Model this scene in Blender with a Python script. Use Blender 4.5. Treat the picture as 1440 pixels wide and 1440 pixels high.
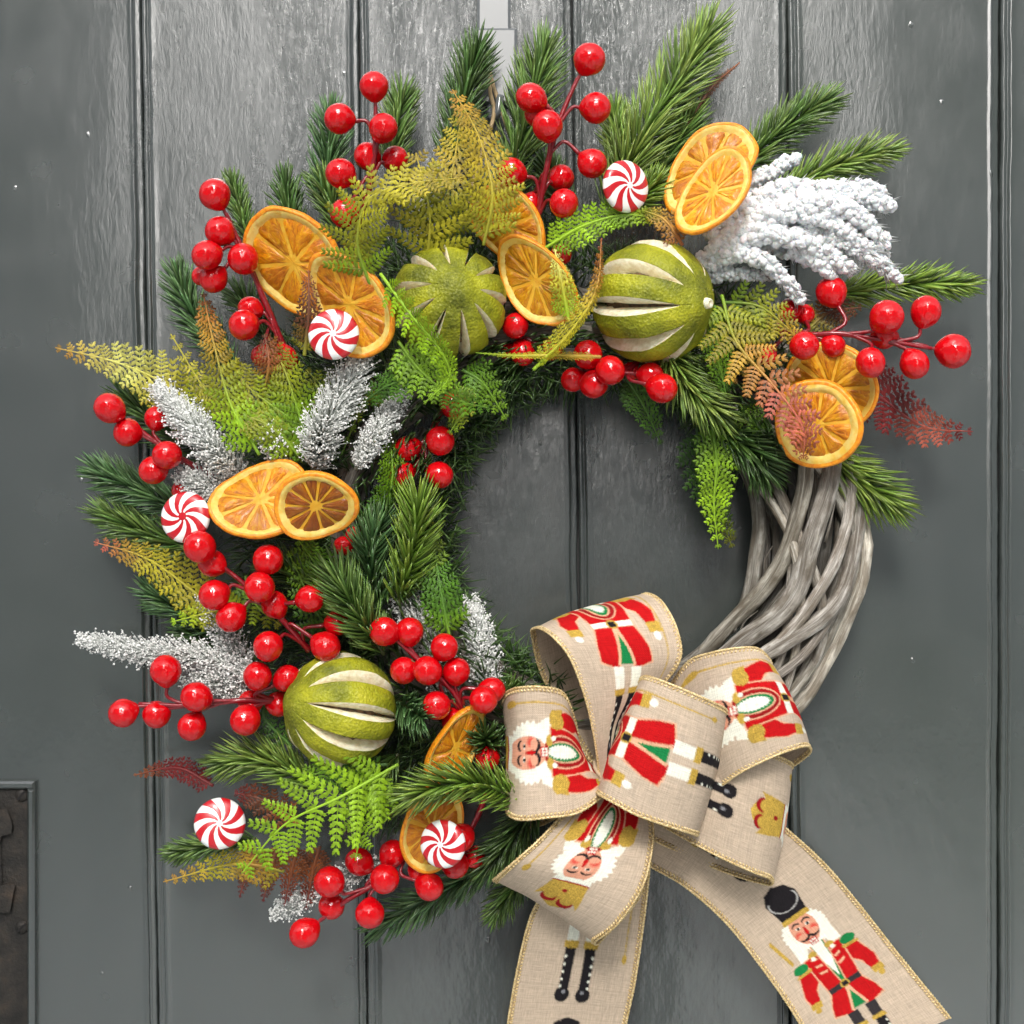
import bpy, math, random
import numpy as np
from mathutils import Vector, Matrix, noise as mnoise

# ------------------------------------------------------------------ clean, camera, light
for o in list(bpy.data.objects):
    bpy.data.objects.remove(o, do_unlink=True)
scene = bpy.context.scene
C = scene.collection
random.seed(7)
R = random.random
def RU(a, b): return a + (b - a) * R()

U = 0.0005      # metres per photo pixel on the wreath's plane
DP = 2300.0     # camera to door, in the same units
H0 = 100.0      # the wreath's plane, in front of the door

def P(x, y, h):
    """a point x, y of the photograph, standing h units (of 0.5 mm) in front of the door"""
    s = (DP - h) / (DP - H0) * U
    return Vector(((x - 720) * s, -h * U, (720 - y) * s))

cam_d = bpy.data.cameras.new('camera')
cam = bpy.data.objects.new('camera', cam_d)
C.objects.link(cam)
cam.location = (0, -DP * U, 0)
cam.rotation_euler = (math.radians(90), 0, 0)
cam_d.sensor_width = 36
cam_d.lens = 18 / (720.0 / (DP - H0))
cam_d.clip_start = 0.02
cam_d.clip_end = 500
scene.camera = cam

SUN_EL, SUN_AZ = 38.0, -6.0          # degrees above the horizon; degrees left(-) of straight behind the camera
world = bpy.data.worlds.new('World')
scene.world = world
world.use_nodes = True
wn = world.node_tree
wn.nodes.clear()
sky = wn.nodes.new('ShaderNodeTexSky')
sky.sky_type = 'NISHITA'
sky.sun_disc = False
sky.sun_elevation = math.radians(SUN_EL)
sky.sun_rotation = math.radians(180 - SUN_AZ)
sky.air_density = 1.0
sky.dust_density = 5.0
sky.ozone_density = 1.0
hsv = wn.nodes.new('ShaderNodeHueSaturation')
hsv.inputs['Saturation'].default_value = 0.25      # an overcast white sky
bg = wn.nodes.new('ShaderNodeBackground')
bg.inputs['Strength'].default_value = 0.15
wo = wn.nodes.new('ShaderNodeOutputWorld')
wn.links.new(sky.outputs[0], hsv.inputs['Color'])
wn.links.new(hsv.outputs[0], bg.inputs['Color'])
wn.links.new(bg.outputs[0], wo.inputs['Surface'])

sun_d = bpy.data.lights.new('sun', 'SUN')
sun_d.energy = 1.3
sun_d.angle = math.radians(11)
sun_d.color = (1.0, 0.97, 0.93)
sun = bpy.data.objects.new('sun', sun_d)
C.objects.link(sun)
_e, _a = math.radians(SUN_EL), math.radians(SUN_AZ)
_dir = Vector((math.sin(_a) * math.cos(_e), -math.cos(_a) * math.cos(_e), math.sin(_e)))
sun.rotation_euler = _dir.to_track_quat('Z', 'Y').to_euler()
sun.location = _dir * 3

scene.view_settings.view_transform = 'Standard'
scene.view_settings.look = 'None'
scene.view_settings.exposure = 0.98
scene.view_settings.gamma = 1.0
scene.render.engine = 'CYCLES'
scene.cycles.max_bounces = 6

# ------------------------------------------------------------------ mesh helpers
class MB:
    def __init__(s):
        s.v = []; s.f = []; s.m = []; s.c = []; s.uv = []; s.hc = False; s.hu = False
    def add(s, vs, fs, mi=0, cols=None, uvs=None):
        o = len(s.v)
        s.v.extend(vs)
        s.f.extend([tuple(i + o for i in f) for f in fs])
        if isinstance(mi, list): s.m.extend(mi)
        else: s.m.extend([mi] * len(fs))
        if cols is not None:
            s.hc = True; s.c.extend(cols)
        elif s.hc or True:
            s.c.extend([(1, 1, 1)] * len(vs))
        if uvs is not None:
            s.hu = True; s.uv.extend(uvs)
        else:
            s.uv.extend([(0, 0)] * len(vs))
    def mesh(s, name, mats, origin=None, smooth=True, inv=None):
        me = bpy.data.meshes.new(name)
        if inv is not None: vs = [inv @ Vector(p) for p in s.v]
        elif origin is not None: vs = [(p[0]-origin[0], p[1]-origin[1], p[2]-origin[2]) for p in s.v]
        else: vs = s.v
        me.from_pydata([tuple(p) for p in vs], [], s.f)
        for m in (mats if isinstance(mats, (list, tuple)) else [mats]): me.materials.append(m)
        me.polygons.foreach_set('material_index', s.m)
        me.polygons.foreach_set('use_smooth', [smooth] * len(s.f))
        if s.hc:
            a = me.color_attributes.new('col', 'FLOAT_COLOR', 'POINT')
            arr = np.ones((len(s.v), 4), dtype=np.float32)
            arr[:, :3] = np.array(s.c, dtype=np.float32)
            a.data.foreach_set('color', arr.ravel())
        if s.hu:
            ul = me.uv_layers.new(name='UVMap')
            li = np.empty(len(me.loops), dtype=np.int32)
            me.loops.foreach_get('vertex_index', li)
            ua = np.array(s.uv, dtype=np.float32)[li]
            ul.data.foreach_set('uv', ua.ravel())
        me.update()
        return me
    def build(s, name, mats, parent=None, origin=None, smooth=True, inv=None):
        if origin is None and parent is not None and inv is None: origin = parent.location
        me = s.mesh(name, mats, origin, smooth, inv)
        return link(name, me, parent)

def link(name, me, parent=None):
    o = bpy.data.objects.new(name, me)
    C.objects.link(o)
    if parent is not None: o.parent = parent
    return o

def thing(name, label, cat, loc, group=None, mat=None):
    o = bpy.data.objects.new(name, None)
    C.objects.link(o)
    o.empty_display_size = 0.01
    if mat is not None: o.matrix_world = mat
    else: o.location = loc
    o['label'] = label; o['category'] = cat
    if group: o['group'] = group
    return o

def cr(pts, n):
    """Catmull-Rom through pts (vectors), n samples"""
    pts = [Vector(p) for p in pts]
    if len(pts) == 2:
        return [pts[0].lerp(pts[1], i / (n - 1)) for i in range(n)]
    ext = [pts[0] * 2 - pts[1]] + pts + [pts[-1] * 2 - pts[-2]]
    out = []
    m = len(pts) - 1
    for i in range(n):
        t = i / (n - 1) * m
        k = min(int(t), m - 1); f = t - k
        p0, p1, p2, p3 = ext[k], ext[k+1], ext[k+2], ext[k+3]
        out.append(0.5 * ((2*p1) + (p2-p0)*f + (2*p0-5*p1+4*p2-p3)*f*f + (3*p1-p0-3*p2+p3)*f**3))
    return out

def tangents(ps):
    n = len(ps)
    return [(ps[min(i+1, n-1)] - ps[max(i-1, 0)]).normalized() for i in range(n)]

def tube(mb, ps, rad, seg=8, mi=0, col=None, cap=True, wob=0.0, sq=1.0):
    n = len(ps); ts = tangents(ps)
    ref = Vector((0, -1, 0))
    if abs(ts[0].dot(ref)) > 0.9: ref = Vector((0, 0, 1))
    nrm = (ref - ts[0] * ref.dot(ts[0])).normalized()
    vs = []; uvs = []; L = 0
    sd = R() * 50
    for i in range(n):
        nrm = (nrm - ts[i] * nrm.dot(ts[i])).normalized()
        b = ts[i].cross(nrm)
        r = rad(i / (n-1)) if callable(rad) else rad
        if i: L += (ps[i] - ps[i-1]).length
        for k in range(seg):
            a = 2 * math.pi * k / seg
            rr = r
            if wob: rr *= 1 + wob * mnoise.noise(Vector((math.cos(a)*1.3+sd, math.sin(a)*1.3, L/r*0.22)))
            vs.append(ps[i] + nrm * (math.cos(a) * rr) + b * (math.sin(a) * rr * sq))
            uvs.append((k / seg, L / U / 100.0))
    fs = [(i*seg+k, i*seg+(k+1) % seg, (i+1)*seg+(k+1) % seg, (i+1)*seg+k) for i in range(n-1) for k in range(seg)]
    if cap:
        fs.append(tuple(range(seg-1, -1, -1))); fs.append(tuple((n-1)*seg + k for k in range(seg)))
    mb.add(vs, fs, mi, [col]*len(vs) if col else None, uvs)

def ico(sub=1):
    t = (1 + 5 ** .5) / 2
    v = [Vector(p).normalized() for p in [(-1,t,0),(1,t,0),(-1,-t,0),(1,-t,0),(0,-1,t),(0,1,t),(0,-1,-t),(0,1,-t),(t,0,-1),(t,0,1),(-t,0,-1),(-t,0,1)]]
    f = [(0,11,5),(0,5,1),(0,1,7),(0,7,10),(0,10,11),(1,5,9),(5,11,4),(11,10,2),(10,7,6),(7,1,8),(3,9,4),(3,4,2),(3,2,6),(3,6,8),(3,8,9),(4,9,5),(2,4,11),(6,2,10),(8,6,7),(9,8,1)]
    for _ in range(sub):
        cache = {}; nf = []
        def mid(a, b):
            k = (min(a,b), max(a,b))
            if k not in cache:
                v.append((v[a]+v[b]).normalized()); cache[k] = len(v)-1
            return cache[k]
        for a, b, c in f:
            x, y, z = mid(a,b), mid(b,c), mid(c,a)
            nf += [(a,x,z),(b,y,x),(c,z,y),(x,y,z)]
        f = nf
    return v, f
ICO1 = ico(1); ICO2 = ico(2); ICO0 = ico(0)
OCT = ([Vector(p) for p in [(1,0,0),(-1,0,0),(0,1,0),(0,-1,0),(0,0,1),(0,0,-1)]],
       [(0,2,4),(2,1,4),(1,3,4),(3,0,4),(2,0,5),(1,2,5),(3,1,5),(0,3,5)])

def rbox(mb, c, sx, sy, sz, bev=0.0, mi=0):
    """box centred at c with chamfered edges on the side facing the camera (-Y)"""
    x, y, z = sx/2, sy/2, sz/2; b = bev
    ring = lambda X, Y, Z: [(c[0]-X, c[1]+Y, c[2]-Z), (c[0]+X, c[1]+Y, c[2]-Z), (c[0]+X, c[1]+Y, c[2]+Z), (c[0]-X, c[1]+Y, c[2]+Z)]
    vs = ring(x, y, z) + ring(x, -y+b, z) + ring(x-b, -y, z-b)
    fs = [(3,2,1,0), (8,9,10,11)]
    for r in (0, 4):
        for k in range(4): fs.append((r+k, r+(k+1) % 4, r+4+(k+1) % 4, r+4+k))
    mb.add([Vector(p) for p in vs], fs, mi)

# ------------------------------------------------------------------ materials
class NT:
    def __init__(s, name):
        s.mat = bpy.data.materials.new(name); s.mat.use_nodes = True
        s.t = s.mat.node_tree
        s.b = s.t.nodes['Principled BSDF']
    def n(s, typ, **kw):
        nd = s.t.nodes.new(typ)
        for k, v in kw.items(): setattr(nd, k, v)
        return nd
    def l(s, a, b): s.t.links.new(a, b)
    def set(s, **kw):
        for k, v in kw.items():
            nm = k.replace('_', ' ')
            s.b.inputs[nm].default_value = v
        return s
    def math(s, op, a, b=None, c=None, clamp=False):
        nd = s.n('ShaderNodeMath', operation=op, use_clamp=clamp)
        for i, x in enumerate((a, b, c)):
            if x is None: continue
            if isinstance(x, (int, float)): nd.inputs[i].default_value = x
            else: s.l(x, nd.inputs[i])
        return nd.outputs[0]
    def noise(s, vec, scale, detail=4, rough=0.55, dist=0.0):
        nd = s.n('ShaderNodeTexNoise')
        nd.inputs['Scale'].default_value = scale; nd.inputs['Detail'].default_value = detail
        nd.inputs['Roughness'].default_value = rough; nd.inputs['Distortion'].default_value = dist
        if vec is not None: s.l(vec, nd.inputs['Vector'])
        return nd.outputs['Fac']
    def mapping(s, vec, scale=(1,1,1), loc=(0,0,0)):
        nd = s.n('ShaderNodeMapping')
        nd.inputs['Scale'].default_value = scale; nd.inputs['Location'].default_value = loc
        s.l(vec, nd.inputs['Vector']); return nd.outputs[0]
    def coord(s, which='Object'):
        return s.n('ShaderNodeTexCoord').outputs[which]
    def ramp(s, fac, stops):
        nd = s.n('ShaderNodeValToRGB')
        el = nd.color_ramp.elements
        while len(el) < len(stops): el.new(0.5)
        for e, (p, c) in zip(el, stops):
            e.position = p; e.color = (*c, 1) if len(c) == 3 else c
        s.l(fac, nd.inputs[0]); return nd.outputs[0]
    def mix(s, fac, a, b, typ='MIX'):
        nd = s.n('ShaderNodeMix', data_type='RGBA', blend_type=typ)
        for i, x in ((0, fac), (6, a), (7, b)):
            if isinstance(x, (int, float)): nd.inputs[i].default_value = x
            elif isinstance(x, tuple): nd.inputs[i].default_value = (*x, 1)
            else: s.l(x, nd.inputs[i])
        return nd.outputs[2]
    def bump(s, height, strength=0.3, dist=0.001, prev=None):
        nd = s.n('ShaderNodeBump')
        nd.inputs['Strength'].default_value = strength; nd.inputs['Distance'].default_value = dist
        s.l(height, nd.inputs['Height'])
        if prev is not None: s.l(prev, nd.inputs['Normal'])
        return nd.outputs[0]
    def col(s, x): s.l(x, s.b.inputs['Base Color'])
    def rough(s, x): s.l(x, s.b.inputs['Roughness'])
    def nor(s, x): s.l(x, s.b.inputs['Normal'])

def m_door():
    m = NT('grey_gloss_paint'); co = m.coord()
    sx = m.n('ShaderNodeSeparateXYZ'); m.l(co, sx.inputs[0])
    warp = m.noise(m.mapping(co, (14, 1, 7)), 1.0, 3)
    wv = m.n('ShaderNodeCombineXYZ')
    m.l(m.math('ADD', sx.outputs[0], m.math('MULTIPLY', warp, 0.022)), wv.inputs[0]); m.l(sx.outputs[2], wv.inputs[2])
    grain = m.noise(m.mapping(wv.outputs[0], (300, 1, 62)), 1.0, 7, 0.70, 0.9)
    brush = m.noise(m.mapping(co, (700, 1, 9)), 1.0, 3, 0.6)
    orange = m.noise(m.mapping(co, (1.25, 0, 0.75)), 190, 5, 0.66, 0.8)
    patch = m.noise(m.mapping(co, (5, 0, 3), (3.1, 0, 1.7)), 1.0, 3, 0.55)
    # the old paint is cracked with grain in the upper middle and was filled smooth elsewhere
    dx = m.math('MULTIPLY', m.math('SUBTRACT', sx.outputs[0], -0.02), 2.6); dz = m.math('MULTIPLY', m.math('SUBTRACT', sx.outputs[2], 1.16), 1.75)
    rad = m.math('SQRT', m.math('ADD', m.math('MULTIPLY', dx, dx), m.math('MULTIPLY', dz, dz)))
    rad = m.math('ADD', rad, m.math('MULTIPLY', m.math('SUBTRACT', patch, 0.5), 0.9))
    zone = m.ramp(rad, [(0.30, (1,)*3), (0.62, (0.34,)*3), (0.92, (0.015,)*3)])
    amt = m.math('MULTIPLY', zone, m.ramp(m.noise(m.mapping(co, (22, 0, 5)), 1.0, 3), [(0.35, (0.25,)*3), (0.6, (1,)*3)]))
    h1 = m.math('MULTIPLY', m.ramp(grain, [(0.38, (0,)*3), (0.60, (1,)*3)]), amt)
    h2 = m.math('MULTIPLY', orange, amt)
    n1 = m.bump(h1, 0.8, 0.00030)
    n2 = m.bump(h2, 0.8, 0.00038, n1)
    n3 = m.bump(brush, 0.035, 0.0004, n2)
    dents = m.noise(m.mapping(co, (1, 0, 0.55)), 30, 4, 0.55)
    n4 = m.bump(dents, 0.22, 0.003, n3)
    spk = m.n('ShaderNodeTexVoronoi'); spk.inputs['Scale'].default_value = 30; m.l(m.mapping(co, (1, 0, 0.8)), spk.inputs['Vector'])
    sp = m.ramp(m.math('ADD', spk.outputs['Distance'], m.math('MULTIPLY', m.noise(co, 260, 2), 0.06)), [(0.0, (1,)*3), (0.06, (1,)*3), (0.085, (0,)*3)])
    n5 = m.bump(m.math('MULTIPLY', sp, m.noise(co, 300, 2)), 0.7, 0.001, n4)
    m.nor(n5); m.l(n5, m.b.inputs['Coat Normal'])
    base = m.mix(m.noise(m.mapping(co, (4, 0, 1.5)), 1.0, 4), (0.040, 0.048, 0.046), (0.054, 0.062, 0.060))
    green = m.noise(m.mapping(co, (2.2, 0, 2.6), (5, 0, 2)), 1.0, 2)
    base = m.mix(m.math('MULTIPLY', m.ramp(green, [(0.5, (0,)*3), (0.7, (1,)*3)]), 0.35), base, (0.030, 0.040, 0.026))
    dirt = m.ramp(grain, [(0.22, (1,)*3), (0.34, (0,)*3)])
    base = m.mix(m.math('MULTIPLY', dirt, m.math('MULTIPLY', amt, 0.55)), base, (0.018, 0.021, 0.020))
    m.col(base)
    m.set(IOR=2.0, Coat_Weight=0.8, Coat_Roughness=0.07)
    crack = m.math('MULTIPLY', m.ramp(m.noise(m.mapping(wv.outputs[0], (430, 1, 80), (7, 0, 3)), 1.0, 6, 0.7, 1.0), [(0.44, (1,)*3), (0.53, (0,)*3)]), m.ramp(amt, [(0.35, (0,)*3), (0.95, (0.8,)*3)]))
    m.rough(m.math('MULTIPLY_ADD', crack, 0.35, m.math('MULTIPLY_ADD', m.noise(co, 22, 3), 0.16, 0.17)))
    m.l(m.math('MULTIPLY_ADD', crack, -0.75, 0.8), m.b.inputs['Coat Weight'])
    m.l(m.math('MULTIPLY_ADD', crack, -0.38, 0.5), m.b.inputs['Specular IOR Level'])
    return m.mat

def m_simple(name, col, rough=0.5, **kw):
    m = NT(name); m.set(Roughness=rough, **kw); m.b.inputs['Base Color'].default_value = (*col, 1)
    return m

def m_attr(name, rough=0.45, nscale=900, nb=0.0, **kw):
    """colour from the mesh's own 'col' attribute"""
    m = NT(name); a = m.n('ShaderNodeAttribute', attribute_name='col')
    m.col(a.outputs['Color']); m.set(Roughness=rough, **kw)
    if nb: m.nor(m.bump(m.noise(m.coord(), nscale, 3), nb, 0.0004))
    return m.mat

def m_objcol(name, rough=0.5, var=0.35, **kw):
    m = NT(name); oi = m.n('ShaderNodeObjectInfo')
    nz = m.noise(m.n('ShaderNodeNewGeometry').outputs['Position'], 260, 2)
    c = m.mix(var, oi.outputs['Color'], m.ramp(nz, [(0.3, (0.35,)*3), (0.7, (1.6,)*3)]), 'MULTIPLY')
    m.col(c); m.set(Roughness=rough, **kw)
    return m.mat

def m_berry():
    m = NT('glossy_red_lacquer'); co = m.coord()
    c = m.mix(m.noise(co, 2, 2), (0.66, 0.002, 0.006), (0.50, 0.0015, 0.005)); m.col(c)
    m.set(Roughness=0.25, Coat_Weight=1.0, Coat_IOR=1.52, Coat_Roughness=0.05, Specular_IOR_Level=0.05)
    oi = m.n('ShaderNodeObjectInfo'); cv = m.n('ShaderNodeCombineXYZ'); m.l(oi.outputs['Random'], cv.inputs[0])
    vm = m.n('ShaderNodeVectorMath', operation='ADD'); m.l(co, vm.inputs[0]); m.l(cv.outputs[0], vm.inputs[1])
    n1 = m.bump(m.noise(vm.outputs[0], 1.7, 2, 0.5), 0.09, 0.12)
    m.nor(n1); m.l(n1, m.b.inputs['Coat Normal'])
    return m.mat

def m_redstem():
    m = NT('dark_red_stem'); co = m.coord()
    m.col(m.mix(m.noise(co, 220, 3), (0.16, 0.003, 0.008), (0.30, 0.006, 0.014)))
    m.set(Roughness=0.3, Coat_Weight=0.4); m.nor(m.bump(m.noise(co, 350, 3), 0.6, 0.0008)); return m.mat

def m_twig():
    m = NT('grey_willow_bark'); uv = m.coord('UV'); oi = m.n('ShaderNodeObjectInfo')
    cv = m.n('ShaderNodeCombineXYZ'); m.l(m.math('MULTIPLY', oi.outputs['Random'], 40), cv.inputs[1]); m.l(m.math('MULTIPLY', oi.outputs['Random'], 7), cv.inputs[2])
    vm = m.n('ShaderNodeVectorMath', operation='ADD'); m.l(uv, vm.inputs[0]); m.l(cv.outputs[0], vm.inputs[1]); v = vm.outputs[0]
    streak = m.noise(m.mapping(v, (9, 1.6, 1)), 1.0, 7, 0.7, 0.35)
    blot = m.noise(m.mapping(v, (3, 2.2, 1)), 1.0, 4, 0.6)
    fine = m.noise(m.mapping(v, (44, 5, 1)), 1.0, 3, 0.7)
    c = m.ramp(streak, [(0.30, (0.035, 0.029, 0.023)), (0.42, (0.19, 0.17, 0.14)), (0.53, (0.40, 0.375, 0.325)), (0.68, (0.66, 0.64, 0.58))])
    c = m.mix(m.ramp(blot, [(0.38, (0.75,)*3), (0.6, (0,)*3)]), c, (0.11, 0.085, 0.055))
    c = m.mix(m.ramp(blot, [(0.62, (0,)*3), (0.75, (0.5,)*3)]), c, (0.33, 0.29, 0.17))
    c = m.mix(0.6, c, m.ramp(fine, [(0.3, (0.6,)*3), (0.7, (1.25,)*3)]), 'MULTIPLY')
    c = m.mix(1.0, c, oi.outputs['Color'], 'MULTIPLY')
    m.col(c); m.set(Roughness=0.72)
    n1 = m.bump(streak, 0.9, 0.0012); m.nor(m.bump(fine, 0.4, 0.0004, n1)); return m.mat

def glow(m, c, nor, f):
    """thin dried fruit lets the light of its other side through"""
    tr = m.n('ShaderNodeBsdfTranslucent'); mx = m.n('ShaderNodeMixShader'); mx.inputs[0].default_value = f
    if isinstance(c, tuple): tr.inputs[0].default_value = (*c, 1)
    else: m.l(c, tr.inputs[0])
    if nor is not None: m.l(nor, tr.inputs['Normal'])
    out = m.t.nodes['Material Output']
    m.l(m.b.outputs[0], mx.inputs[1]); m.l(tr.outputs[0], mx.inputs[2]); m.l(mx.outputs[0], out.inputs['Surface'])

def m_flesh():
    m = NT('dried_orange_flesh'); co = m.coord(); sx = m.n('ShaderNodeSeparateXYZ'); m.l(co, sx.inputs[0])
    th = m.math('ARCTAN2', sx.outputs[1], sx.outputs[0])
    r = m.math('SQRT', m.math('ADD', m.math('MULTIPLY', sx.outputs[0], sx.outputs[0]), m.math('MULTIPLY', sx.outputs[1], sx.outputs[1])))
    cv = m.n('ShaderNodeCombineXYZ'); m.l(m.math('MULTIPLY', th, 7.0), cv.inputs[0]); m.l(m.math('MULTIPLY', r, 130.0), cv.inputs[1])
    st = m.noise(cv.outputs[0], 1.0, 5, 0.6, 1.2)
    bl = m.noise(co, 110, 4, 0.6)
    oi = m.n('ShaderNodeObjectInfo')
    c = m.ramp(st, [(0.26, (0.40, 0.10, 0.001)), (0.44, (0.78, 0.28, 0.002)), (0.62, (0.93, 0.45, 0.005)), (0.76, (0.97, 0.66, 0.08))])
    c = m.mix(m.math('MULTIPLY', m.ramp(bl, [(0.40, (1,)*3), (0.58, (0,)*3)]), 0.45), c, (0.50, 0.15, 0.004))
    c = m.mix(1.0, c, oi.outputs['Color'], 'MULTIPLY')
    m.col(c); m.set(Roughness=0.36, Subsurface_Weight=0.35, Subsurface_Scale=0.004, Coat_Weight=0.25, Coat_Roughness=0.2)
    m.b.inputs['Subsurface Radius'].default_value = (1.0, 0.45, 0.08)
    n1 = m.bump(st, 0.9, 0.0012); n2 = m.bump(bl, 0.5, 0.0010, n1); m.nor(n2); glow(m, c, n2, 0.25); return m.mat

def m_pith(name, a, b, sc=160, rough=0.7, bs=0.6):
    m = NT(name); co = m.coord(); n = m.noise(co, sc, 4, 0.6)
    m.col(m.ramp(n, [(0.35, a), (0.62, b)])); m.set(Roughness=rough, Subsurface_Weight=0.15, Subsurface_Scale=0.002)
    m.nor(m.bump(n, bs, 0.0009)); return m.mat

def m_limerind():
    m = NT('dried_lime_rind'); co = m.coord()
    v = m.n('ShaderNodeTexVoronoi'); v.inputs['Scale'].default_value = 520; m.l(co, v.inputs['Vector'])
    big = m.noise(co, 38, 4, 0.6); fine = m.noise(co, 480, 3, 0.7)
    c = m.ramp(big, [(0.30, (0.10, 0.115, 0.006)), (0.46, (0.23, 0.245, 0.008)), (0.60, (0.36, 0.36, 0.012)), (0.8, (0.50, 0.46, 0.03))])
    c = m.mix(m.math('MULTIPLY', m.ramp(fine, [(0.55, (0,)*3), (0.72, (1,)*3)]), 0.35), c, (0.55, 0.52, 0.13))
    c = m.mix(m.math('MULTIPLY', m.ramp(v.outputs['Distance'], [(0.08, (1,)*3), (0.28, (0,)*3)]), 0.3), c, (0.06, 0.075, 0.006))
    m.col(c); m.set(Roughness=0.55, Specular_IOR_Level=0.35)
    n1 = m.bump(v.outputs['Distance'], 0.7, 0.0010); m.nor(m.bump(m.noise(co, 60, 2), 0.25, 0.002, n1)); return m.mat

def m_ribbon():
    m = NT('woven_linen_ribbon'); a = m.n('ShaderNodeAttribute', attribute_name='col'); uv = m.coord('UV')
    w1 = m.noise(m.mapping(uv, (150, 9, 1)), 1.0, 2, 0.6); w2 = m.noise(m.mapping(uv, (9, 150, 1)), 1.0, 2, 0.6)
    wv = m.n('ShaderNodeTexWave', wave_type='BANDS', bands_direction='DIAGONAL'); wv.inputs['Scale'].default_value = 38
    wv.inputs['Distortion'].default_value = 1.0; wv.inputs['Detail'].default_value = 1; m.l(uv, wv.inputs['Vector'])
    s = m.math('ADD', w1, w2)
    t = m.ramp(m.math('MULTIPLY', s, 0.5), [(0.36, (0.72,)*3), (0.62, (1.12,)*3)])
    m.col(m.mix(0.85, a.outputs['Color'], t, 'MULTIPLY'))
    m.set(Roughness=0.9, Specular_IOR_Level=0.15)
    n1 = m.bump(wv.outputs['Fac'], 0.35, 0.0004); m.nor(m.bump(s, 0.5, 0.0005, n1)); return m.mat

def m_gold():
    m = NT('gold_thread'); co = m.coord()
    m.col(m.ramp(m.noise(co, 900, 2), [(0.35, (0.42, 0.27, 0.08)), (0.6, (0.85, 0.68, 0.38))]))
    m.set(Roughness=0.45, Metallic=0.25); return m.mat

def m_snow():
    m = NT('white_flock'); co = m.coord(); n = m.noise(co, 420, 5, 0.7)
    m.col(m.ramp(n, [(0.30, (0.42, 0.44, 0.45)), (0.48, (0.84, 0.85, 0.86))])); m.set(Roughness=0.95, Subsurface_Weight=0.2, Subsurface_Scale=0.001)
    m.nor(m.bump(n, 0.9, 0.0014)); return m.mat

def m_rust():
    m = NT('rusty_dark_iron'); co = m.coord(); n = m.noise(co, 45, 6, 0.65); f = m.noise(co, 400, 3)
    m.col(m.ramp(n, [(0.35, (0.009, 0.0085, 0.008)), (0.55, (0.028, 0.024, 0.020)), (0.74, (0.060, 0.042, 0.030))]))
    m.set(Roughness=0.55, Metallic=0.35); m.nor(m.bump(m.math('ADD', n, f), 0.5, 0.001)); return m.mat

M = dict(door=m_door(), berry=m_berry(), redstem=m_redstem(), twig=m_twig(), flesh=m_flesh(),
         orind=m_pith('dried_orange_rind', (0.72, 0.20, 0.005), (0.90, 0.36, 0.015), 300, 0.42, 0.7),
         opith=m_pith('dried_orange_pith', (0.90, 0.56, 0.07), (0.96, 0.76, 0.24), 200, 0.55, 0.8),
         omemb=m_pith('dried_orange_membrane', (0.90, 0.42, 0.012), (0.96, 0.58, 0.06), 200, 0.5, 0.6),
         lrind=m_limerind(), lpith=m_pith('lime_pith', (0.66, 0.58, 0.36), (0.84, 0.79, 0.60), 260, 0.85, 0.8),
         lpulp=m_pith('dried_lime_pulp', (0.035, 0.018, 0.008), (0.20, 0.11, 0.05), 210, 0.6, 1.0),
         ribbon=m_ribbon(), gold=m_gold(), snow=m_snow(), rust=m_rust(),
         needle=m_attr('pine_needle_plastic', 0.33, Specular_IOR_Level=0.5), frost=m_attr('frosted_needle', 0.85, 700, 0.5),
         fern=m_objcol('fern_leaf_plastic', 0.5, 0.6, Specular_IOR_Level=0.3), fstem=m_attr('fern_stem_plastic', 0.45, Specular_IOR_Level=0.3))
M['cred'] = m_simple('red_sugar', (0.52, 0.006, 0.014), 0.32, Coat_Weight=0.5, Coat_Roughness=0.15).mat
M['cwhite'] = m_simple('white_sugar', (0.86, 0.85, 0.83), 0.35, Subsurface_Weight=0.3, Subsurface_Scale=0.002, Coat_Weight=0.4, Coat_Roughness=0.15).mat
M['paving'] = m_pith('paving_stone', (0.50, 0.52, 0.50), (0.60, 0.62, 0.60), 9, 0.85, 0.3)
M['hook'] = m_simple('clear_plastic', (0.13, 0.14, 0.142), 0.16, IOR=1.55, Coat_Weight=0.6, Coat_Roughness=0.1).mat
M['twine'] = m_simple('tan_twine', (0.45, 0.33, 0.18), 0.9).mat

def glow_mat(mt, c, f):
    class Q: pass
    q = Q(); q.t = mt.node_tree; q.b = q.t.nodes['Principled BSDF']; q.n = lambda typ: q.t.nodes.new(typ); q.l = lambda a, b: q.t.links.new(a, b)
    glow(q, c, None, f)
glow_mat(M['omemb'], (.96, .62, .08), .3); glow_mat(M['opith'], (.96, .70, .16), .2)

# ------------------------------------------------------------------ setting: pavement, door
pv = MB(); pv.add([(-60, 3, -1.5), (60, 3, -1.5), (60, -120, -1.5), (-60, -120, -1.5)], [(3, 2, 1, 0)])
o = pv.build('pavement', M['paving'], smooth=False); o['kind'] = 'structure'

# far street side, unseen, added for paint and berries to mirror: sky between fronts
def block(x0, x1, y, z1, dep=4):
    mb = MB(); rbox(mb, ((x0+x1)/2, y-dep/2, (z1-1.5)/2), x1-x0, dep, z1+1.5); return mb
BRK = m_pith('street_render', (0.30, 0.32, 0.315), (0.42, 0.445, 0.435), 3, 0.9, 0.3)
for k, (x0, x1, y, z1) in enumerate([(-26, -1.45, -9, 8.5), (1.35, 26, -9.5, 8.0), (-3.2, 3.2, -16, 1.4)]):
    o = block(x0, x1, y, z1).build('unseen_street_front', BRK, smooth=False); o['kind'] = 'structure'

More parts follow.
